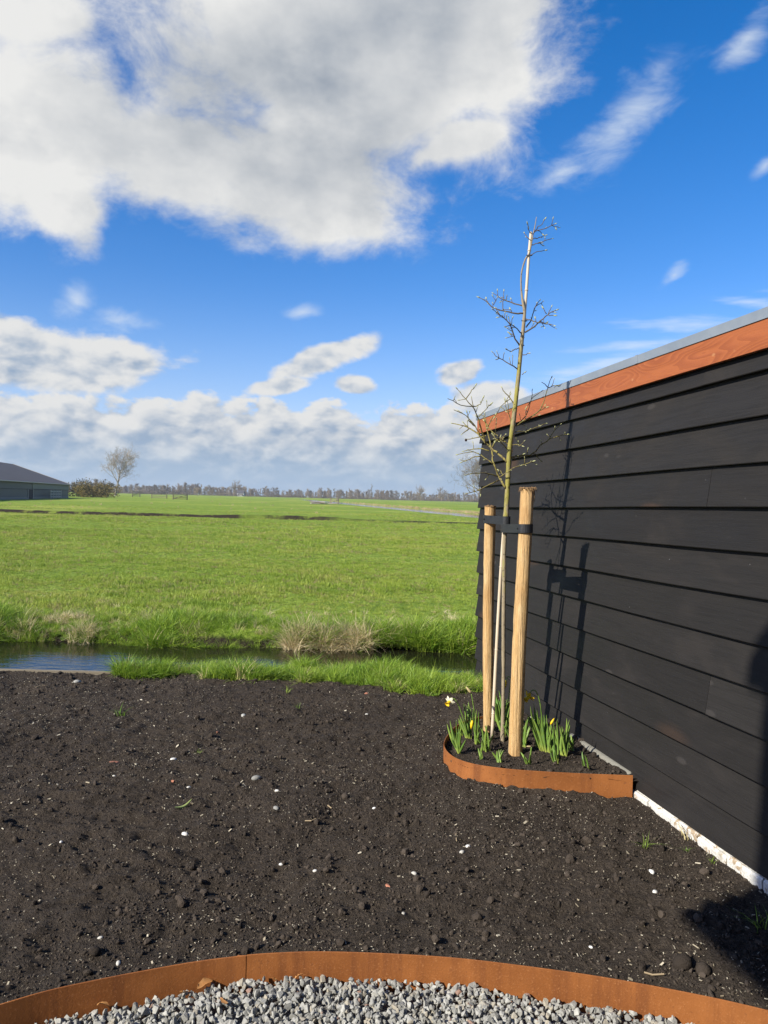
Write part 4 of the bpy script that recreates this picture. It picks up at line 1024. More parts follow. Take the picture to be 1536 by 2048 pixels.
# ================================================================== DAFFODILS
def zz6(a, b): return (860 + a / 3.491, 1280 + b / 3.491)
def leafblade(base, tip, wd, bow, parent, rg, matl=None, name='leaf'):
    base = np.asarray(base, float); tip = np.asarray(tip, float); ax = tip - base; L = np.linalg.norm(ax)
    side = np.cross(ax, np.array([0, -1.0, 0])); side /= np.linalg.norm(side) + 1e-9; a = rg.uniform(-.9, .9); out = np.cross(side, ax / L)
    wv = side * math.cos(a) + out * math.sin(a); fold = np.cross(ax / L, wv)
    v = []; N = 7
    for k in range(N + 1):
        t = k / N; c = base + ax * t + (side * bow[0] + out * bow[1]) * L * math.sin(math.pi * t)
        w_ = wd * (.62 + .5 * math.sin(math.pi * min(1, t * 1.15))) * (1 if t < .82 else max(.10, math.sqrt(max(0, 1 - ((t - .82) / .18) ** 2)))) * .5
        v += [c - wv * w_ + fold * w_ * .35, c, c + wv * w_ + fold * w_ * .35]
    f = [(k * 3 + j, k * 3 + j + 1, k * 3 + j + 4, k * 3 + j + 3) for k in range(N) for j in (0, 1)]
    nv = len(v); th = .0011
    v2 = [p + fold * -th for p in v]; f2 = [tuple(i + nv for i in q[::-1]) for q in f]
    rim = [(k * 3 + 0, k * 3 + 3, k * 3 + 3 + nv, k * 3 + nv) for k in range(N)] + [(k * 3 + 5, k * 3 + 2, k * 3 + 2 + nv, k * 3 + 5 + nv) for k in range(N)]
    return part(name, v + v2, f + f2 + rim, matl or M_daff, parent, True)
def flower(c, d, parent, pm, cm, s=.028):
    """six petals round a trumpet, facing d"""
    d = np.asarray(d, float); d /= np.linalg.norm(d); a = np.cross(d, Z3); a /= np.linalg.norm(a); b = np.cross(a, d); c = np.asarray(c, float)
    fl = empty('flower', (0, 0, 0)); fl.parent = parent; fl.location = Vector(c) - parent.location
    for k in range(6):
        q = 2 * math.pi * k / 6 + .2; u = math.cos(q) * a + math.sin(q) * b; w_ = np.cross(d, u); v = []
        for t, ww in ((0, .12), (.35, .42), (.7, .44), (1, .04)):
            p = c + u * s * t - d * s * .28 * t * t; v += [p - w_ * s * ww * .62 + d * .001, p + d * .0022, p + w_ * s * ww * .62 + d * .001]
        part('petal', v, [(i * 3 + j, i * 3 + j + 1, i * 3 + j + 4, i * 3 + j + 3) for i in range(3) for j in (0, 1)], pm, fl, True)
    m = MB(); v = []; n = 12
    for t, r_ in ((0, .26), (.5, .30), (.85, .38), (1, .46), (.9, .40), (.2, .2)):
        for k in range(n):
            q = 2 * math.pi * k / n; rr = r_ * s * (1 + (.10 * math.sin(5 * q) if t > .8 else 0)); v.append(c + d * s * .85 * t + rr * (math.cos(q) * a + math.sin(q) * b))
    m.add(v, [(i * n + k, i * n + (k + 1) % n, (i + 1) * n + (k + 1) % n, (i + 1) * n + k) for i in range(5) for k in range(n)]); m.obj('trumpet', cm, fl, True)
def stem(pts, parent, r=.0035, matl=None): m = MB(); P = catmull(np.array(pts), 4); m.tube(P, np.linspace(r, r * .8, len(P)), 7); return m.obj('stem', matl or M_dstem, parent, True)
def bud_at(p, d, parent, s, matl): m = MB(); p = np.asarray(p); d = np.asarray(d, float); d /= np.linalg.norm(d); m.tube([p, p + d * s * .3, p + d * s * .7, p + d * s], [s * .10, s * .17, s * .13, s * .02], 8); return m.obj('bud', matl, parent, True)
def plant(bpx, tips, label, zb=.07, wd=.013, nextra=0):
    b = np.array(gz(*zz6(*bpx), zb)); b[2] = float(bed_h(b[0], b[1])) - .012
    o = empty('daffodil', tuple(b), label, 'daffodil', 'daffodils in the rusty edged bed'); rg = np.random.default_rng(int(bpx[0] * 7 + bpx[1]))
    tt = list(tips); nextra = int(nextra * 1.6 + len(tips) * .35)
    for k in range(nextra):
        a = tips[rg.integers(len(tips))]; tt.append((a[0] + rg.normal(0, 26), a[1] + abs(rg.normal(0, 40))))
    for tx in tt:
        Y = b[1] + rg.uniform(-.05, .06); p = at(*zz6(*tx), Y); q = b + np.array([rg.uniform(-.016, .016), rg.uniform(-.014, .014), 0])
        leafblade(q, p, wd * rg.uniform(.8, 1.15), (rg.uniform(-.05, .05), rg.uniform(-.06, .02)), o, rg)
    return o, b
plant((205, 798), [(118, 585), (150, 600), (182, 555), (200, 600), (210, 640), (165, 640)], 'leafy daffodil at the left rim of the bed, without a flower', nextra=2)
o, b = plant((268, 690), [(205, 525), (235, 440), (268, 430), (250, 500), (285, 470)], 'daffodil with a white and yellow flower nodding at the bed\'s left', nextra=3)
p1, p2, p3, p4 = (at(*zz6(*q), b[1] - .03) for q in ((245, 590), (205, 470), (172, 412), (150, 418))); stem([b, p1, p2, p3, p4], o); flower(p4 + np.array([-.012, -.012, -.006]), (-.55, -.65, -.45), o, M_pale, M_yel, .034)
o, b = plant((330, 722), [(310, 560), (330, 590), (300, 480), (345, 640)], 'daffodil with a tall closed papery bud leaning left over the bed', nextra=2)
p1, p2, p3 = (at(*zz6(*q), b[1]) for q in ((318, 560), (300, 440), (288, 372))); stem([b, p1, p2, p3], o); bud_at(p3, at(*zz6(236, 305), b[1]) - p3, o, .085 * .35 + .02, M_papery)
o, b = plant((408, 778), [(342, 592), (365, 610), (385, 590), (400, 640), (360, 680)], 'daffodil with a drooping yellow bud just left of the stakes', nextra=2)
p1, p2, p3 = (at(*zz6(*q), b[1]) for q in ((330, 690), (305, 590), (296, 562))); stem([b, p1, p2, p3], o, .003); bud_at(p3, (-.15, -.1, -1), o, .05, M_yel)
plant((357, 848), [(335, 755), (350, 752), (362, 790)], 'very short daffodil shoot of three leaves near the front left rim', wd=.011)
plant((372, 775), [(362, 712), (375, 715), (385, 750)], 'short pale yellowish daffodil shoot behind the front left rim', wd=.010)
plant((492, 862), [(468, 772), (480, 765), (497, 762), (514, 768), (490, 790)], 'low fan shaped daffodil shoot in front of the young tree', wd=.012)
o, b = plant((686, 878), [(632, 782), (655, 800), (668, 830), (700, 800)], 'short daffodil with a hooked pale bud right of the thick stake', wd=.012)
p1, p2 = (at(*zz6(*q), b[1]) for q in ((702, 800), (708, 745))); stem([b, p1, p2], o, .005); bud_at(p2, (-.9, -.2, .12), o, .030, M_papery)
plant((890, 866), [(842, 762), (855, 740), (872, 760), (885, 560)], 'narrow daffodil shoot with one tall leaf near the front right rim', wd=.012)
o, b = plant((935, 818), [(868, 610), (890, 550), (905, 600), (930, 622), (945, 650), (955, 545), (915, 660)], 'bushy daffodil clump with a slim yellow bud by the shed wall', nextra=5)
p1, p2 = (at(*zz6(*q), b[1]) for q in ((880, 700), (842, 590))); stem([b, p1, p2], o, .003); bud_at(p2, at(*zz6(880, 525), b[1]) - p2, o, .042, M_yel)
o, b = plant((795, 782), [(700, 460), (725, 440), (745, 490), (770, 460), (690, 520), (715, 540)], 'tall daffodil with an orange yellow flower half hidden by the thick stake', nextra=5)
p1, p2, p3, p4, p5 = (at(*zz6(*q), b[1] + .02) for q in ((785, 600), (768, 440), (740, 360), (712, 352), (695, 380))); stem([b, p1, p2, p3, p4, p5], o); flower(p5 + np.array([-.004, -.004, -.012]), (-.7, -.35, -.55), o, M_yel, M_yel, .038)
plant((830, 800), [(795, 520), (815, 560), (830, 600), (845, 640), (870, 600)], 'upright daffodil clump in the middle of the bed\'s right half', nextra=4)
plant((762, 742), [(720, 530), (742, 560), (755, 600), (735, 500)], 'daffodil clump right behind the thick stake', zb=.07, nextra=3)
plant((662, 738), [(658, 600), (690, 530), (672, 560), (694, 600)], 'slim daffodil touching the right side of the thick stake', nextra=2)
plant((985, 775), [(965, 650), (985, 660), (1000, 690), (975, 700), (955, 640)], 'dark stubby daffodil clump closest to the shed wall', wd=.015, nextra=2)
plant((1090, 906), [(1062, 778), (1080, 800), (1092, 822)], 'lone short daffodil shoot at the right tip of the bed', wd=.012)
o, b = plant((520, 660), [(470, 420), (500, 460), (540, 410), (560, 450), (480, 350), (515, 500)], 'tall daffodil with a hanging yellow bud behind the young tree', nextra=4)
p1, p2, p3, p4, p5 = (at(*zz6(*q), b[1] + .02) for q in ((540, 480), (558, 330), (568, 275), (545, 255), (530, 285))); stem([b, p1, p2, p3, p4, p5], o, .003); bud_at(p5, (-.1, -.1, -1), o, .045, M_yel)
plant((590, 700), [(555, 520), (575, 560), (548, 600), (570, 480)], 'daffodil leaves crowded between the young tree and the thick stake', nextra=2)
plant((212, 655), [(195, 560), (215, 590), (228, 610), (238, 585)], 'small daffodil shoot behind the left rim of the bed', wd=.010)
# broad leaved herb behind the stakes
hb = at(*zz6(500, 560), 4.95); hb[2] = .06
hp = empty('broad_leaf_herb', tuple(hb), 'low round leaved green herb behind the tree stakes', 'herb'); rg = np.random.default_rng(31)
for k in range(22):
    a = rg.uniform(0, 6.28); L = rg.uniform(.05, .12); t = hb + np.array([math.cos(a) * L, math.sin(a) * L * .7, rg.uniform(.05, .17)]); leafblade(hb + rg.normal(0, .012, 3) * np.array([1, 1, 0]), t, rg.uniform(.035, .055), (rg.uniform(-.1, .1), rg.uniform(-.1, .1)), hp, rg, M_herb)
# ================================================================== FAR THINGS
def bare_tree(seed, h, crown_w, trunk_frac=.25, levels=4, r0=None, up=.35, kids=(6, 5, 4, 3), sides=3, twig_min=.012, start=.25):
    rg = np.random.default_rng(seed); tr = MB(); br = MB(); r0 = r0 or h * .022
    def grow(p, d, L, r, lv):
        n = 5 if lv == 0 else 3; pts = [p]; q = p.copy(); dd = d.copy()
        for i in range(n):
            dd = dd + rg.normal(0, .10 + .05 * lv, 3) + np.array([0, 0, up * .12]); dd /= np.linalg.norm(dd); q = q + dd * L / n; pts.append(q.copy())
        rad = np.linspace(r, max(r * (.35 if lv else .45), twig_min * .7), n + 1)
        (tr if lv == 0 else br).tube(pts, rad, 6 if lv == 0 else sides, False)
        if lv >= levels: return
        for k in range(kids[min(lv, len(kids) - 1)]):
            t = rg.uniform(start if lv == 0 else .25, 1.0); i = min(int(t * n), n - 1); b = pts[i] + (pts[i + 1] - pts[i]) * (t * n - i)
            a = rg.uniform(0, 6.283); sp = rg.uniform(.55, 1.0) if lv else rg.uniform(.6, 1.15)
            ref = pts[i + 1] - pts[i]; ref /= np.linalg.norm(ref); s = np.cross(ref, rg.normal(size=3)); s /= np.linalg.norm(s)
            nd = ref * math.cos(sp) + s * math.sin(sp); nd[2] += up * .4; nd /= np.linalg.norm(nd)
            ln = L * rg.uniform(.45, .72) if lv else crown_w * .5 * rg.uniform(.7, 1.1) * (1.15 - .5 * max(0, t - .5))
            grow(b, nd, ln, max(rad[i] * .55, twig_min), lv + 1)
    grow(np.zeros(3), np.array([0, 0, 1.0]), h * (.62 if trunk_frac < .5 else .85), r0, 0)
    return tr, br
def place_tree(name, tb, loc, label, matl, group=None, rz=0, sc=1.0, sz=1.0):
    tr, br = tb; o = empty(name, tuple(loc), label, 'tree', group); o.rotation_euler.z = rz; o.scale = (sc, sc, sc * sz)
    link('trunk', tr, o); link('crown', br, o); return o
def tmesh(tb, m): return tb[0].mesh('trunk', m, True), tb[1].mesh('crown', m)
def gx(px, Y): return (px - 768) / FPX * Y
# lone tree beside the barn
tb = bare_tree(21, 14.5, 13.0, .25, 5, .36, .50, (12, 5, 4, 3, 2), 3, .026, .28)
place_tree('bare_tree', tmesh(tb, M_walnut), (gx(230, 255), 255, -.05), 'lone bare round crowned tree beside the brown shrubs and the barn', M_walnut)
# big bare willow cut by the shed corner
tb = bare_tree(12, 12.0, 12.0, .2, 5, .28, .6, (12, 5, 4, 4, 2), 3, .022, .08)
place_tree('bare_tree', tmesh(tb, M_walnut), (gx(962, 215), 215, -.05), 'large pale bare tree half hidden behind the shed\'s far corner', M_walnut)
# treeline: a far wood that reads as one mass
protos = []
for i in range(7):
    tall = i >= 5; tb = bare_tree(40 + i, 10.0, 2.4 if tall else 4.0, .6, 3, .15, 1.0 if tall else .8, (20, 7, 4), 3, .045, .06); mm = MB(); mm.add(tb[0].v, tb[0].f); mm.add(tb[1].v, tb[1].f); protos.append(mm.mesh('far_tree', M_bare))
wood_c = proto_coll('far_tree', protos)
N = 1350; px = rng.uniform(-250, 1350, N); Y = rng.uniform(640, 740, N); X = (px - 768) / FPX * Y
s = np.clip(.76 + .45 * fbm(px, 0 * px, 70, 3, 7) + rng.normal(0, .13, N), .55, 1.5) * (1.05 - .22 * sst(px, 400, 800))
scatter('far_wood', np.column_stack([X, Y, np.full(N, -.3)]), np.column_stack([np.zeros(N), np.zeros(N), rng.uniform(0, 6.28, N)]), np.column_stack([s * 1.15, s * 1.15, s]), wood_c, 7, 'far grey brown row of bare trees along the horizon', 'wood')
# undergrowth below it
def bushmesh(seed, n, m, leaf=.5, sh=(1, 1, 1)):
    rg = np.random.default_rng(seed); v = []; f = []
    c = rg.normal(size=(9, 3)) * np.array([.45, .45, .22]); c[:, 2] = np.abs(c[:, 2]) + .25; rad = rg.uniform(.25, .5, 9)
    for k in range(n):
        j = rg.integers(9); d = rg.normal(size=3); d /= np.linalg.norm(d); p = c[j] + d * rad[j] * rg.uniform(.5, 1.05)
        if p[2] < 0: p[2] = -p[2] * .3
        a = rg.normal(size=3); a /= np.linalg.norm(a); b = np.cross(a, rg.normal(size=3)); b /= np.linalg.norm(b); l = leaf * rg.uniform(.5, 1.3); o = len(v)
        v += [p - a * l, p + b * l * .45, p + a * l, p - b * l * .45]; f.append((o, o + 1, o + 2, o + 3))
    return mesh_data('bush', np.array(v) * np.array(sh), f, [m])
und_c = proto_coll('far_bush', [bushmesh(60 + i, 420, M_thicket, .09) for i in range(4)])
N = 520; px = rng.uniform(-250, 1350, N); Y = rng.uniform(620, 735, N); X = (px - 768) / FPX * Y
s = rng.uniform(1.5, 3.2, N) * np.clip(1 + 1.0 * fbm(px, 0 * px, 50, 2, 77), .5, 1.6)
scatter('far_undergrowth', np.column_stack([X, Y, np.full(N, -.4)]), np.column_stack([np.zeros(N), np.zeros(N), rng.uniform(0, 6.28, N)]), np.column_stack([s * 2.2, s * 1.6, s]), und_c, 4, 'low brown undergrowth at the foot of the far wood', 'undergrowth')
# trees that stand out of the line
far_t = [(840, 560, 12.5, 'tallest bare tree in the far line left of the shed, first of the pair', 0), (882, 560, 12.0, 'bare round tree in the far line, second of the pair left of the shed', 1), (741, 600, 13.0, 'slim upright bare poplar sticking out of the middle of the far tree line', 5), (466, 610, 13.5, 'bare tree rising above the far tree line straight beyond the field gates', 2), (395, 420, 5.6, 'low round bare tree standing in front of the far wood', 3)]
for px_, Y_, h_, lab, k in far_t:
    slim = k == 5; tb = bare_tree(80 + k, h_, 2.6 if slim else h_ * .66, .6 if slim else .3, 4, .2, .9 if slim else .5, (10, 5, 4, 3), 3, .045, .12)
    place_tree('bare_tree', tmesh(tb, M_bare), (gx(px_, Y_), Y_, -.2), lab, M_bare, 'trees standing out of the far line', 0)
# brown shrubs at the barn's end
shrub_l = [(170, 172, 6.4, 3.5, M_shrub, 'olive brown leafless shrub right against the barn\'s end'), (197, 180, 4.6, 3.0, M_shrubdark, 'darker low shrub in front of the brown hedge by the barn'), (212, 205, 5.2, 4.9, M_shrub, 'tall olive shrub left of the lone bare tree'), (158, 185, 5.0, 4.3, M_shrubdark, 'dark shrub rising behind the barn\'s end')]
for i, (px_, Y_, w_, h_, m_, lab) in enumerate(shrub_l):
    o = empty('shrub', (gx(px_, Y_), Y_, -.05), lab, 'shrub', 'shrubs beside the barn'); me = bushmesh(90 + i, 1500, m_, .055, (w_ * .85, w_ * .7, h_ * 1.0)); link('foliage', me, o)
    st = MB(); rg = np.random.default_rng(i)
    for k in range(26):
        a = rg.uniform(0, 6.28); L = rg.uniform(.5, 1.0); p = np.array([math.cos(a) * w_ * .12, math.sin(a) * w_ * .12, 0]); e = np.array([math.cos(a) * w_ * .45 * L, math.sin(a) * w_ * .4 * L, h_ * rg.uniform(.6, 1.0)]); st.tube([p, (p + e) / 2 + np.array([0, 0, h_ * .08]), e], [.05, .03, .015], 3, False)
    link('stems', st.mesh('stems', m_), o)
# barn
def build_barn():
    A = np.array([-50.3, 100.5, 0]); B = np.array([-61.2, 149, 0]); d = (B - A) / np.linalg.norm(B - A); n = np.array([-d[1], d[0], 0])      # n points away from view
    if n[0] > 0: n = -n
    A = A - d * 34; L = np.linalg.norm(B - A); half = 10.2; He, Hr = 2.72, 6.25
    barn = empty('barn', tuple(A), 'low dark green barn with a grey gable roof at the left edge of the meadow', 'barn')
    def bx(name, s0, s1, z0, z1, n0, n1, m, par=barn):
        k = MB(); k.box(A + d * (s0 + s1) / 2 + n * (n0 + n1) / 2 + Z3 * (z0 + z1) / 2, d, n, Z3, abs(s1 - s0) / 2, abs(n1 - n0) / 2, (z1 - z0) / 2); return k.obj(name, m, par)
    bx('wall', 0, L, 1.55, He, 0, .3, M_bwall2 if False else M_bwall)
    bx('upper_panel', L - 31, L - .02, 1.60, He - .12, -.06, -.004, M_bwall2)
    wl = bx('lower_wall', 0, L, .0, 1.5, .04, .3, M_bwall)
    bx('footing', 0, L, 0, .36, -.02, .036, M_conc)
    bx('ledge', 0, L, 1.50, 1.55, -.10, .3, M_dark)
    dr = bx('door', L - 33.5, L - 30.5, 0.0, 1.46, -.03, .035, M_dark); bx('door_frame', L - 33.7, L - 33.5, 0, 1.48, -.06, .03, M_pale2); bx('door_frame', L - 30.5, L - 30.3, 0, 1.48, -.06, .03, M_pale2)
    k = MB(); P0 = A + n * .1; P1 = A + d * L + n * .1; Q0 = A + n * 2 * half; Q1 = A + d * L + n * 2 * half
    C0 = A + n * half + Z3 * (Hr - .15); C1 = A + d * L + n * half + Z3 * (Hr - .15)
    k.add([P0, P1, Q1, Q0, P0 + Z3 * He, P1 + Z3 * He, Q1 + Z3 * He, Q0 + Z3 * He, C0, C1], [(0, 3, 7, 8, 4), (1, 5, 9, 6, 2), (3, 2, 6, 7)]); k.obj('gable', M_bwall, barn)
    for sgn, nm in ((-1, 'roof'), (1, 'roof')):
        k = MB(); e0 = n * (half + sgn * (half + .5)) + Z3 * (He - .16); rdg = n * half + Z3 * Hr; N = int((L + 1.2) / .55); v = []; f = []
        for i in range(N + 1):
            s = -.6 + (L + 1.2) * i / N; off = .035 * (i % 2)
            for q in (e0, rdg): v.append(A + d * s + q + Z3 * off)
        for i in range(N): f.append((2 * i, 2 * i + 2, 2 * i + 3, 2 * i + 1))
        m_ = len(v); v += [p - Z3 * .12 for p in v]; f += [tuple(j + m_ for j in q[::-1]) for q in f]; f += [(0, 1, 1 + m_, m_), (2 * N + 1, 2 * N, 2 * N + m_, 2 * N + 1 + m_)] + [(2 * i + 2, 2 * i, 2 * i + m_, 2 * i + 2 + m_) for i in range(N)]
        k.add(v, f); ro = k.obj(nm, M_roof, barn)
        if sgn < 0:
            t = MB(); t.tube([A + d * -.6 + e0 + Z3 * .0 - n * .06, A + d * (L + .6) + e0 - n * .06], .07, 6); t.obj('gutter', M_pale2, ro)
            t = MB(); t.tube([A + d * (L + .62) + e0, A + d * (L + .62) + rdg], .09, 5); t.obj('verge', M_pale2, ro)
    # pale timber hurdle leaning by the wall
    h = empty('timber_hurdle', tuple(A + d * (L - 22) - n * 1.2), 'pale timber hurdle standing against the barn wall right of its door', 'hurdle')
    for z in (.35, .8, 1.25): k = MB(); k.box(A + d * (L - 19) - n * 1.2 + Z3 * z, d, n, Z3, 4.5, .05, .07); k.obj('rail', M_pale2, h)
    for s in np.linspace(L - 23.4, L - 14.6, 5): k = MB(); k.box(A + d * s - n * 1.29 + Z3 * .75, d, n, Z3, .09, .04, .75); k.obj('post', M_pale2, h)
build_barn()
# field gates and timber in the meadow
def gate(px_, Y_, w_, h_, nb, rz, label, m_=M_plank, cat='gate', brace=True):
    o = empty('field_gate', (gx(px_, Y_), Y_, 0), label, cat, 'gates and timber in the meadow'); o.rotation_euler.z = rz
    def p(nm, c, hx, hz, roty=0):
        k = MB(); ax = np.array([math.cos(roty), 0, math.sin(roty)]); k.box(c, ax, Y3, np.array([-math.sin(roty), 0, math.cos(roty)]), hx, .05, hz); k.obj(nm, m_, o) if False else link(nm, k.mesh(nm, m_), o)
    for s in (-1, 1): p('post', (s * w_ / 2, .11, h_ * .55), .10, h_ * .55)
    for i in range(nb): p('bar', (0, 0, h_ * (.2 + .75 * i / (nb - 1))), w_ / 2, .055)
    if brace: p('brace', (0, -.11, h_ * .55), w_ * .5, .05, math.atan2(h_ * .7, w_))
gate(360, 165, 3.0, 1.25, 4, .5, 'weathered timber gate standing alone in the meadow, nearest of the gates')
gate(318, 190, 3.6, 1.0, 3, .15, 'pale three bar field gate in the middle of the meadow gates', brace=False)
gate(272, 225, 2.4, 1.7, 4, .8, 'small pale gate below the lone bare tree')
gate(668, 150, 1.7, 1.1, 4, -.4, 'slanting grey timber gate at the start of the canal')
tl_ = empty('timber_pile', (gx(642, 148), 148, .0), 'low pile of grey fence timber lying in the meadow by the canal', 'timber'); rg = np.random.default_rng(8)
for k in range(7):
    q = MB(); a = rg.uniform(-.5, .5); c = np.array([rg.uniform(-1.6, 1.6), rg.uniform(-.5, .5), .15 + .14 * (k % 3)]); e = np.array([math.cos(a), math.sin(a), rg.uniform(-.1, .1)]) * rg.uniform(.8, 1.7); q.tube([c - e, c + e], .10, 6); link('log', q.mesh('log', M_pale2 if k % 2 else M_walnut), tl_)
for px_, Y_, w_, lab in ((492, 660, 5.5, 'tiny white farmhouse at the foot of the far wood'), (1000, 645, 8, 'far white farmhouse behind the shed')):
    if px_ > 950: continue
    o = empty('farmhouse', (gx(px_, Y_), Y_ - 25, -.2), lab, 'house')
    k = MB(); k.box((0, 0, 1.3), X3, Y3, Z3, w_ / 2, 3, 1.3); link('wall', k.mesh('wall', M_white), o)
    k = MB(); q = w_ / 2 + .3; k.add([(-q, -3.3, 2.61), (q, -3.3, 2.61), (q, 3.3, 2.61), (-q, 3.3, 2.61), (-q, 0, 5.2), (q, 0, 5.2)], [(0, 1, 5, 4), (2, 3, 4, 5), (0, 4, 3), (1, 2, 5), (3, 2, 1, 0)]); link('roof', k.mesh('roof', M_roof), o)
    for s in (-.3, .3): k = MB(); k.box((s * w_, -3.03, 1.4), X3, Y3, Z3, .6, .025, .6); link('window', k.mesh('window', M_dark), o)
# reeds along the canal
reed_c = proto_coll('reed_tuft', [tuft(700 + i, 40, .85, .45, .045, .35, 2, M_reed) for i in range(4)])
n = 620; y = rng.uniform(56, 230, n) ; y = 56 + (y - 56) * rng.uniform(0, 1, n) ** .6; x = canal_x(y) + 2.9 + rng.exponential(.45, n)
P_ = np.column_stack([x, y, np.full(n, -.05)]); sc = rng.uniform(.18, .48, (n, 1)) * np.ones((1, 3))
scatter('canal_reeds', P_, np.column_stack([rng.normal(0, .15, n), rng.normal(0, .15, n), rng.uniform(0, 6.28, n)]), sc, reed_c, 4, 'pale dry reeds along the far edge of the canal', 'reeds')
n = 260; x, y = wedge(n, 55, 150, 5); ok = (x < canal_x(y) - 4) & (fbm(x, y, 9, 2, 97) > .04); x, y = x[ok], y[ok]; n = len(x)
scatter('meadow_dry_tufts', np.column_stack([x, y, field_z(x, y) - .02]), np.column_stack([rng.normal(0, .2, n), rng.normal(0, .2, n), rng.uniform(0, 6.28, n)]), rng.uniform(.14, .34, (n, 1)) * np.ones((1, 3)), reed_c, 4, 'scattered pale dry tufts out in the meadow', 'grass')

# ================================================================== LOOSE THINGS ON THE SOIL
pk = MB(); pk.box((-4.75, 6.402, -.082), X3, Y3, Z3, 2.52, .016, .075); o = pk.obj('bank_plank', M_plank); tag(o, 'weathered grey plank holding the soil edge at the ditch, left of the grass', 'plank')
def lay(px, py, dz=0.0):
    p = gz(px, py, .005); z = float(soil_h(p[0], p[1])); p = gz(px, py, z); p[2] = float(soil_h(p[0], p[1])) + dz; return p
def stone_thing(name, px, py, size, m, label, cat, seed, flat=(1, .8, .6), group=None, hull=True):
    V, F = shard(seed, flat) if hull else lump(seed, 2, .12, flat); p = lay(px, py, size * flat[2] * .25); rg = np.random.default_rng(seed)
    o = link(name, mesh_data(name, np.array(V) * size, F, [m], not hull)); o.location = p; o.rotation_euler = (rg.uniform(-.3, .3), rg.uniform(-.3, .3), rg.uniform(0, 6.28)); tag(o, label, cat, group); return o
stone_thing('brick_shard', 231, 1521, .040, M_brickbit, 'flat red brick shard on the left of the soil', 'brick shard', 1, (1, .6, .3), 'brick shards on the soil')
stone_thing('brick_shard', 775, 1776, .026, M_brickbit, 'oblong pinkish brick shard in the middle front of the soil', 'brick shard', 2, (1, .35, .3), 'brick shards on the soil')
stone_thing('brick_shard', 733, 1390, .032, M_brickbit, 'reddish brick shard at the foot of the bank grass', 'brick shard', 3, (1, .6, .4), 'brick shards on the soil')
stone_thing('brick_shard', 345, 1559, .014, M_brickbit, 'tiny pink brick crumb between white pebbles on the left soil', 'brick shard', 4, (1, .7, .6), 'brick shards on the soil')
stone_thing('brick_shard', 435, 1466, .014, M_brickbit, 'tiny dark red brick crumb on the upper left soil', 'brick shard', 14, (1, .5, .5), 'brick shards on the soil')
PB = [(513, 1558, .026, 'largest pale stone, blunt and oval, in the left half of the soil'), (377, 1575, .012, 'round white pebble left of the largest pale stone'), (554, 1584, .013, 'round white pebble right below the largest pale stone'),
      (370, 1667, .017, 'cream pointed pebble below the cut green leaf'), (122, 1686, .010, 'white pebble near the left picture edge'), (278, 1678, .010, 'small cream pebble left of the cut green leaf'), (228, 1552, .012, 'slim white pebble under the flat red brick shard'),
      (347, 1523, .018, 'yellowish stone right of the flat red brick shard'), (936, 1693, .016, 'white pebble on the soil below the bed edging'), (924, 1710, .014, 'cream pebble just below the white one under the bed edging'), (828, 1748, .013, 'white round pebble in the lower middle of the soil'),
      (1310, 1785, .013, 'bright white oval pebble near the shadow at the right'), (1303, 1749, .016, 'flat greyish pebble above the bright white one at the right'), (748, 1615, .009, 'small white pebble in the middle of the soil'), (552, 1615, .016, 'brownish round stone in the middle left of the soil'),
      (725, 1811, .010, 'white pebble in the lower middle, left of the gravel seam'), (807, 1826, .010, 'pale pebble behind the crest of the front edging'), (630, 1742, .010, 'white pebble below the centre of the soil'), (562, 1740, .010, 'white pebble lower left of the centre'), (1182, 1898, .008, 'pair of tiny white pebbles by the front edging'),
      (200, 1876, .010, 'white pebble behind the left part of the front edging'), (236, 1929, .012, 'pale pebble lying right behind the left front edging'), (733, 1434, .012, 'dull white pebble on the soil near the bank grass'), (487, 1433, .026, 'flat grey stone on the upper soil between grass tufts'), (155, 1368, .030, 'grey stone at the ditch edge on the left')]
for i, (a, b, s_, lab) in enumerate(PB): stone_thing('pebble', a, b, s_, M_pebble if s_ < .025 and i != 14 else M_stone, lab, 'pebble', 30 + i, (1, .72, .55), 'pebbles on the soil', False)
for i, (a, b, s_, lab) in enumerate(((1362, 1932, .030, 'round dark clod near the front edging at the right, left of its twin'), (1407, 1942, .028, 'round dark clod near the front edging at the right, right of its twin'), (690, 1595, .024, 'dark clod on the open soil left of the bed'), (190, 1912, .022, 'dark clod close behind the left front edging'))):
    stone_thing('soil_clod', a, b, s_, M_clod, lab, 'clod', 60 + i, (1, .9, .75), 'large clods on the soil', False)
# cut daffodil leaf and sticks
rg = np.random.default_rng(4)
a, b = lay(350, 1623, .012), lay(383, 1608, .014); lf = empty('cut_leaf', tuple(a), 'cut green daffodil leaf lying on the left soil', 'leaf'); leafblade(a, b, .012, (.12, .05), lf, rg, mat('fading leaf', (.32, .38, .12), .5))
for (q, lab) in (([(1288, 1950), (1305, 1955), (1328, 1953)], 'pale bent stick on the soil behind the right front edging'), ([(610, 1641), (622, 1643), (632, 1645)], 'thin pale straw on the soil left of the centre'), ([(655, 1616), (663, 1619)], 'short pale straw in the middle of the soil'), ([(72, 1375), (84, 1373), (98, 1374)], 'pale stick lying along the ditch edge on the left'), ([(912, 1668), (913, 1685)], 'upright thin straw beside the white pebble under the bed')):
    m = MB(); m.tube([lay(*p, .008) for p in q], .0028, 5); o = m.obj('stick', M_stick); tag(o, lab, 'stick', 'sticks and straws on the soil')
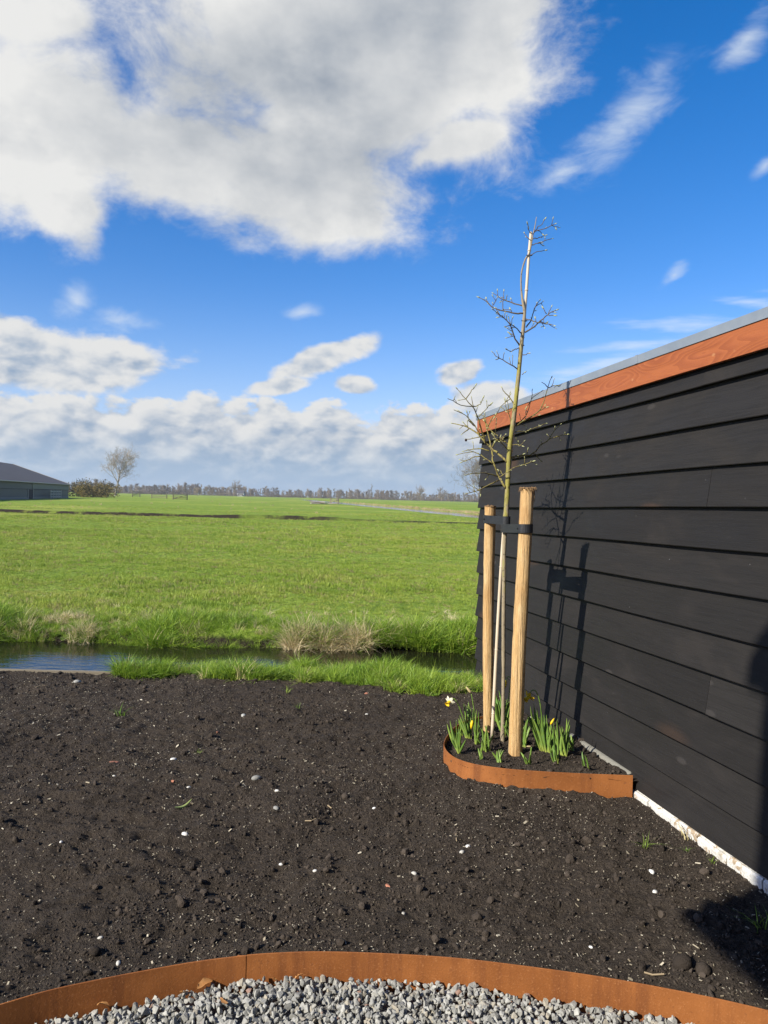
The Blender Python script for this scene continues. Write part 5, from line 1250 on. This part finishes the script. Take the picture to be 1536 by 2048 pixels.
# weed tufts
weed_m = [tuft(800 + i, 16, .075, .03, .0042, 1.1, 3, M_bankgrass) for i in range(3)]
WD = [(242, 1432, 1.05, 'spreading grass tuft alone on the upper left soil'), (575, 1388, .8, 'thin flat grass tuft near the bank grass'), (597, 1417, .55, 'tiny grass tuft on the upper middle soil'), (1290, 1697, .75, 'sparse grass tuft on the soil near the white plinth'), (1378, 1678, 1.25, 'dense grass tuft growing against the white brick plinth'), (1348, 1640, .8, 'few grass blades on top of the white brick plinth'), (1372, 1712, .4, 'tiny green shoot below the plinth tuft'), (1523, 1858, 1.0, 'grass tuft in the deep shadow at the right edge'), (395, 1506, .4, 'few pale blades on the left soil'), (1425, 1726, .4, 'tiny shoot near the lower plinth')]
for i, (a, b, s_, lab) in enumerate(WD):
    o = link('grass_tuft', weed_m[i % 3]); o.location = lay(a, b, -.004); o.scale = (s_, s_, s_); o.rotation_euler.z = i * 1.3; tag(o, lab, 'grass tuft', 'weed tufts on the soil')
# dry leaves on the gravel
DL = [(408, 1975, .030, 'curled brown leaf standing on the gravel against the left front edging'), (207, 2014, .022, 'pointed orange leaf on the left gravel'), (553, 1963, .022, 'brown leaf on the gravel just right of the edging seam'), (372, 1985, .018, 'brown leaf lying flat at the left gravel rim'), (512, 1975, .018, 'small dark brown leaf at the foot of the edging seam'), (835, 1976, .016, 'small brown leaf at the gravel rim right of the middle'), (447, 2008, .016, 'reddish leaf among the left gravel stones'), (597, 1958, .016, 'small orange leaf at the top of the gravel rim')]
for i, (a, b, s_, lab) in enumerate(DL):
    rg = np.random.default_rng(900 + i); v = []; n_ = 7
    for k in range(n_ + 1):
        t = k / n_; w_ = math.sin(math.pi * t) ** .7 * .42 * (1 + .25 * rg.normal()); c = np.array([t * 2 - 1, .15 * math.sin(4 * t), .5 * math.sin(2.4 * t + i) * t])
        v += [c + np.array([0, -w_, .35 * w_]), c, c + np.array([0, w_, .35 * w_ + .1 * rg.normal()])]
    v = np.array(v) * s_; v = np.vstack([v, v - np.array([0, 0, .0008])]); nv = 3 * (n_ + 1)
    f = [(k * 3 + j, k * 3 + j + 1, k * 3 + j + 4, k * 3 + j + 3) for k in range(n_) for j in (0, 1)]; f += [tuple(q + nv for q in qq[::-1]) for qq in f]
    o = mobj('dry_leaf', v, f, M_leafdry, None, True); p = gz(a, b, -.058); o.location = (p[0], min(p[1], float(edge_y(p[0])) - s_ * .8), -.052); o.rotation_euler = (rg.uniform(-.5, .9), rg.uniform(-.5, .5), rg.uniform(0, 6.28)); tag(o, lab, 'dry leaf', 'dry leaves on the gravel')

# ================================================================== HOUSE BEHIND THE VIEWER (its balcony shades the right corner)
def build_house():
    D = 6.0; hz = np.array([math.sin(SUN_AZ), math.cos(SUN_AZ), 0]); K = np.array([1.112, 2.760, 0]) - hz * D; zb = D * math.tan(SUN_EL)
    dd = np.array([-.203, .979, 0]); nn = np.array([.979, .203, 0])          # along and across the shed
    h = empty('house', (K[0], K[1], 0), 'brick house with a boarded balcony behind the viewer', 'house')
    def bx(nm, a0, a1, b0, b1, z0, z1, m): k = MB(); k.box(K + dd * (a0 + a1) / 2 + nn * (b0 + b1) / 2 + Z3 * (z0 + z1) / 2, dd, nn, Z3, (a1 - a0) / 2, (b1 - b0) / 2, (z1 - z0) / 2); return k.obj(nm, m, h)
    bx('wall', -11, -4.2, -2.5, 5, 0, zb + 1.4, M_brickw); bx('roof', -11.4, -3.9, -2.8, 5.3, zb + 1.4, zb + 1.65, M_zinc)
    bx('balcony', -4.2, 0, 0, 2.4, zb, zb + .12, M_board)
    bx('parapet', -4.19, -.0015, .0015, .05, zb + .12, zb + 1.14, M_board); bx('parapet', -.05, -.0005, .052, 2.4, zb + .12, zb + 1.14, M_board)
    bx('handrail', -4.15, .06, -.06, .12, zb + 1.14, zb + 1.27, M_board); bx('handrail', -.12, .058, .122, 2.4, zb + 1.14, zb + 1.265, M_board)
    bx('post', -3.2, -3.06, .1, .24, 0, zb, M_board); bx('post', -3.2, -3.06, 2.1, 2.24, 0, zb, M_board)
    bx('door', -4.198, -4.15, .6, 1.5, zb + .12, zb + 1.3, M_glassf)
build_house()

# ================================================================== HAZE
hm = bpy.data.materials.new('pale haze'); hm.use_nodes = True; hn = hm.node_tree; hn.nodes.clear()
ho = hn.nodes.new('ShaderNodeOutputMaterial'); hv = hn.nodes.new('ShaderNodeVolumePrincipled'); hv.inputs['Density'].default_value = .00026; hv.inputs['Color'].default_value = (.80, .88, 1.0, 1); hv.inputs['Anisotropy'].default_value = 0.2
hn.links.new(hv.outputs[0], ho.inputs['Volume'])
k = MB(); k.box((0, 620, 9.0), X3, Y3, Z3, 1300, 760, 11.5); o = k.obj('haze', hm); tag(o, 'thin bluish haze over the far meadow', 'haze', None, 'stuff')
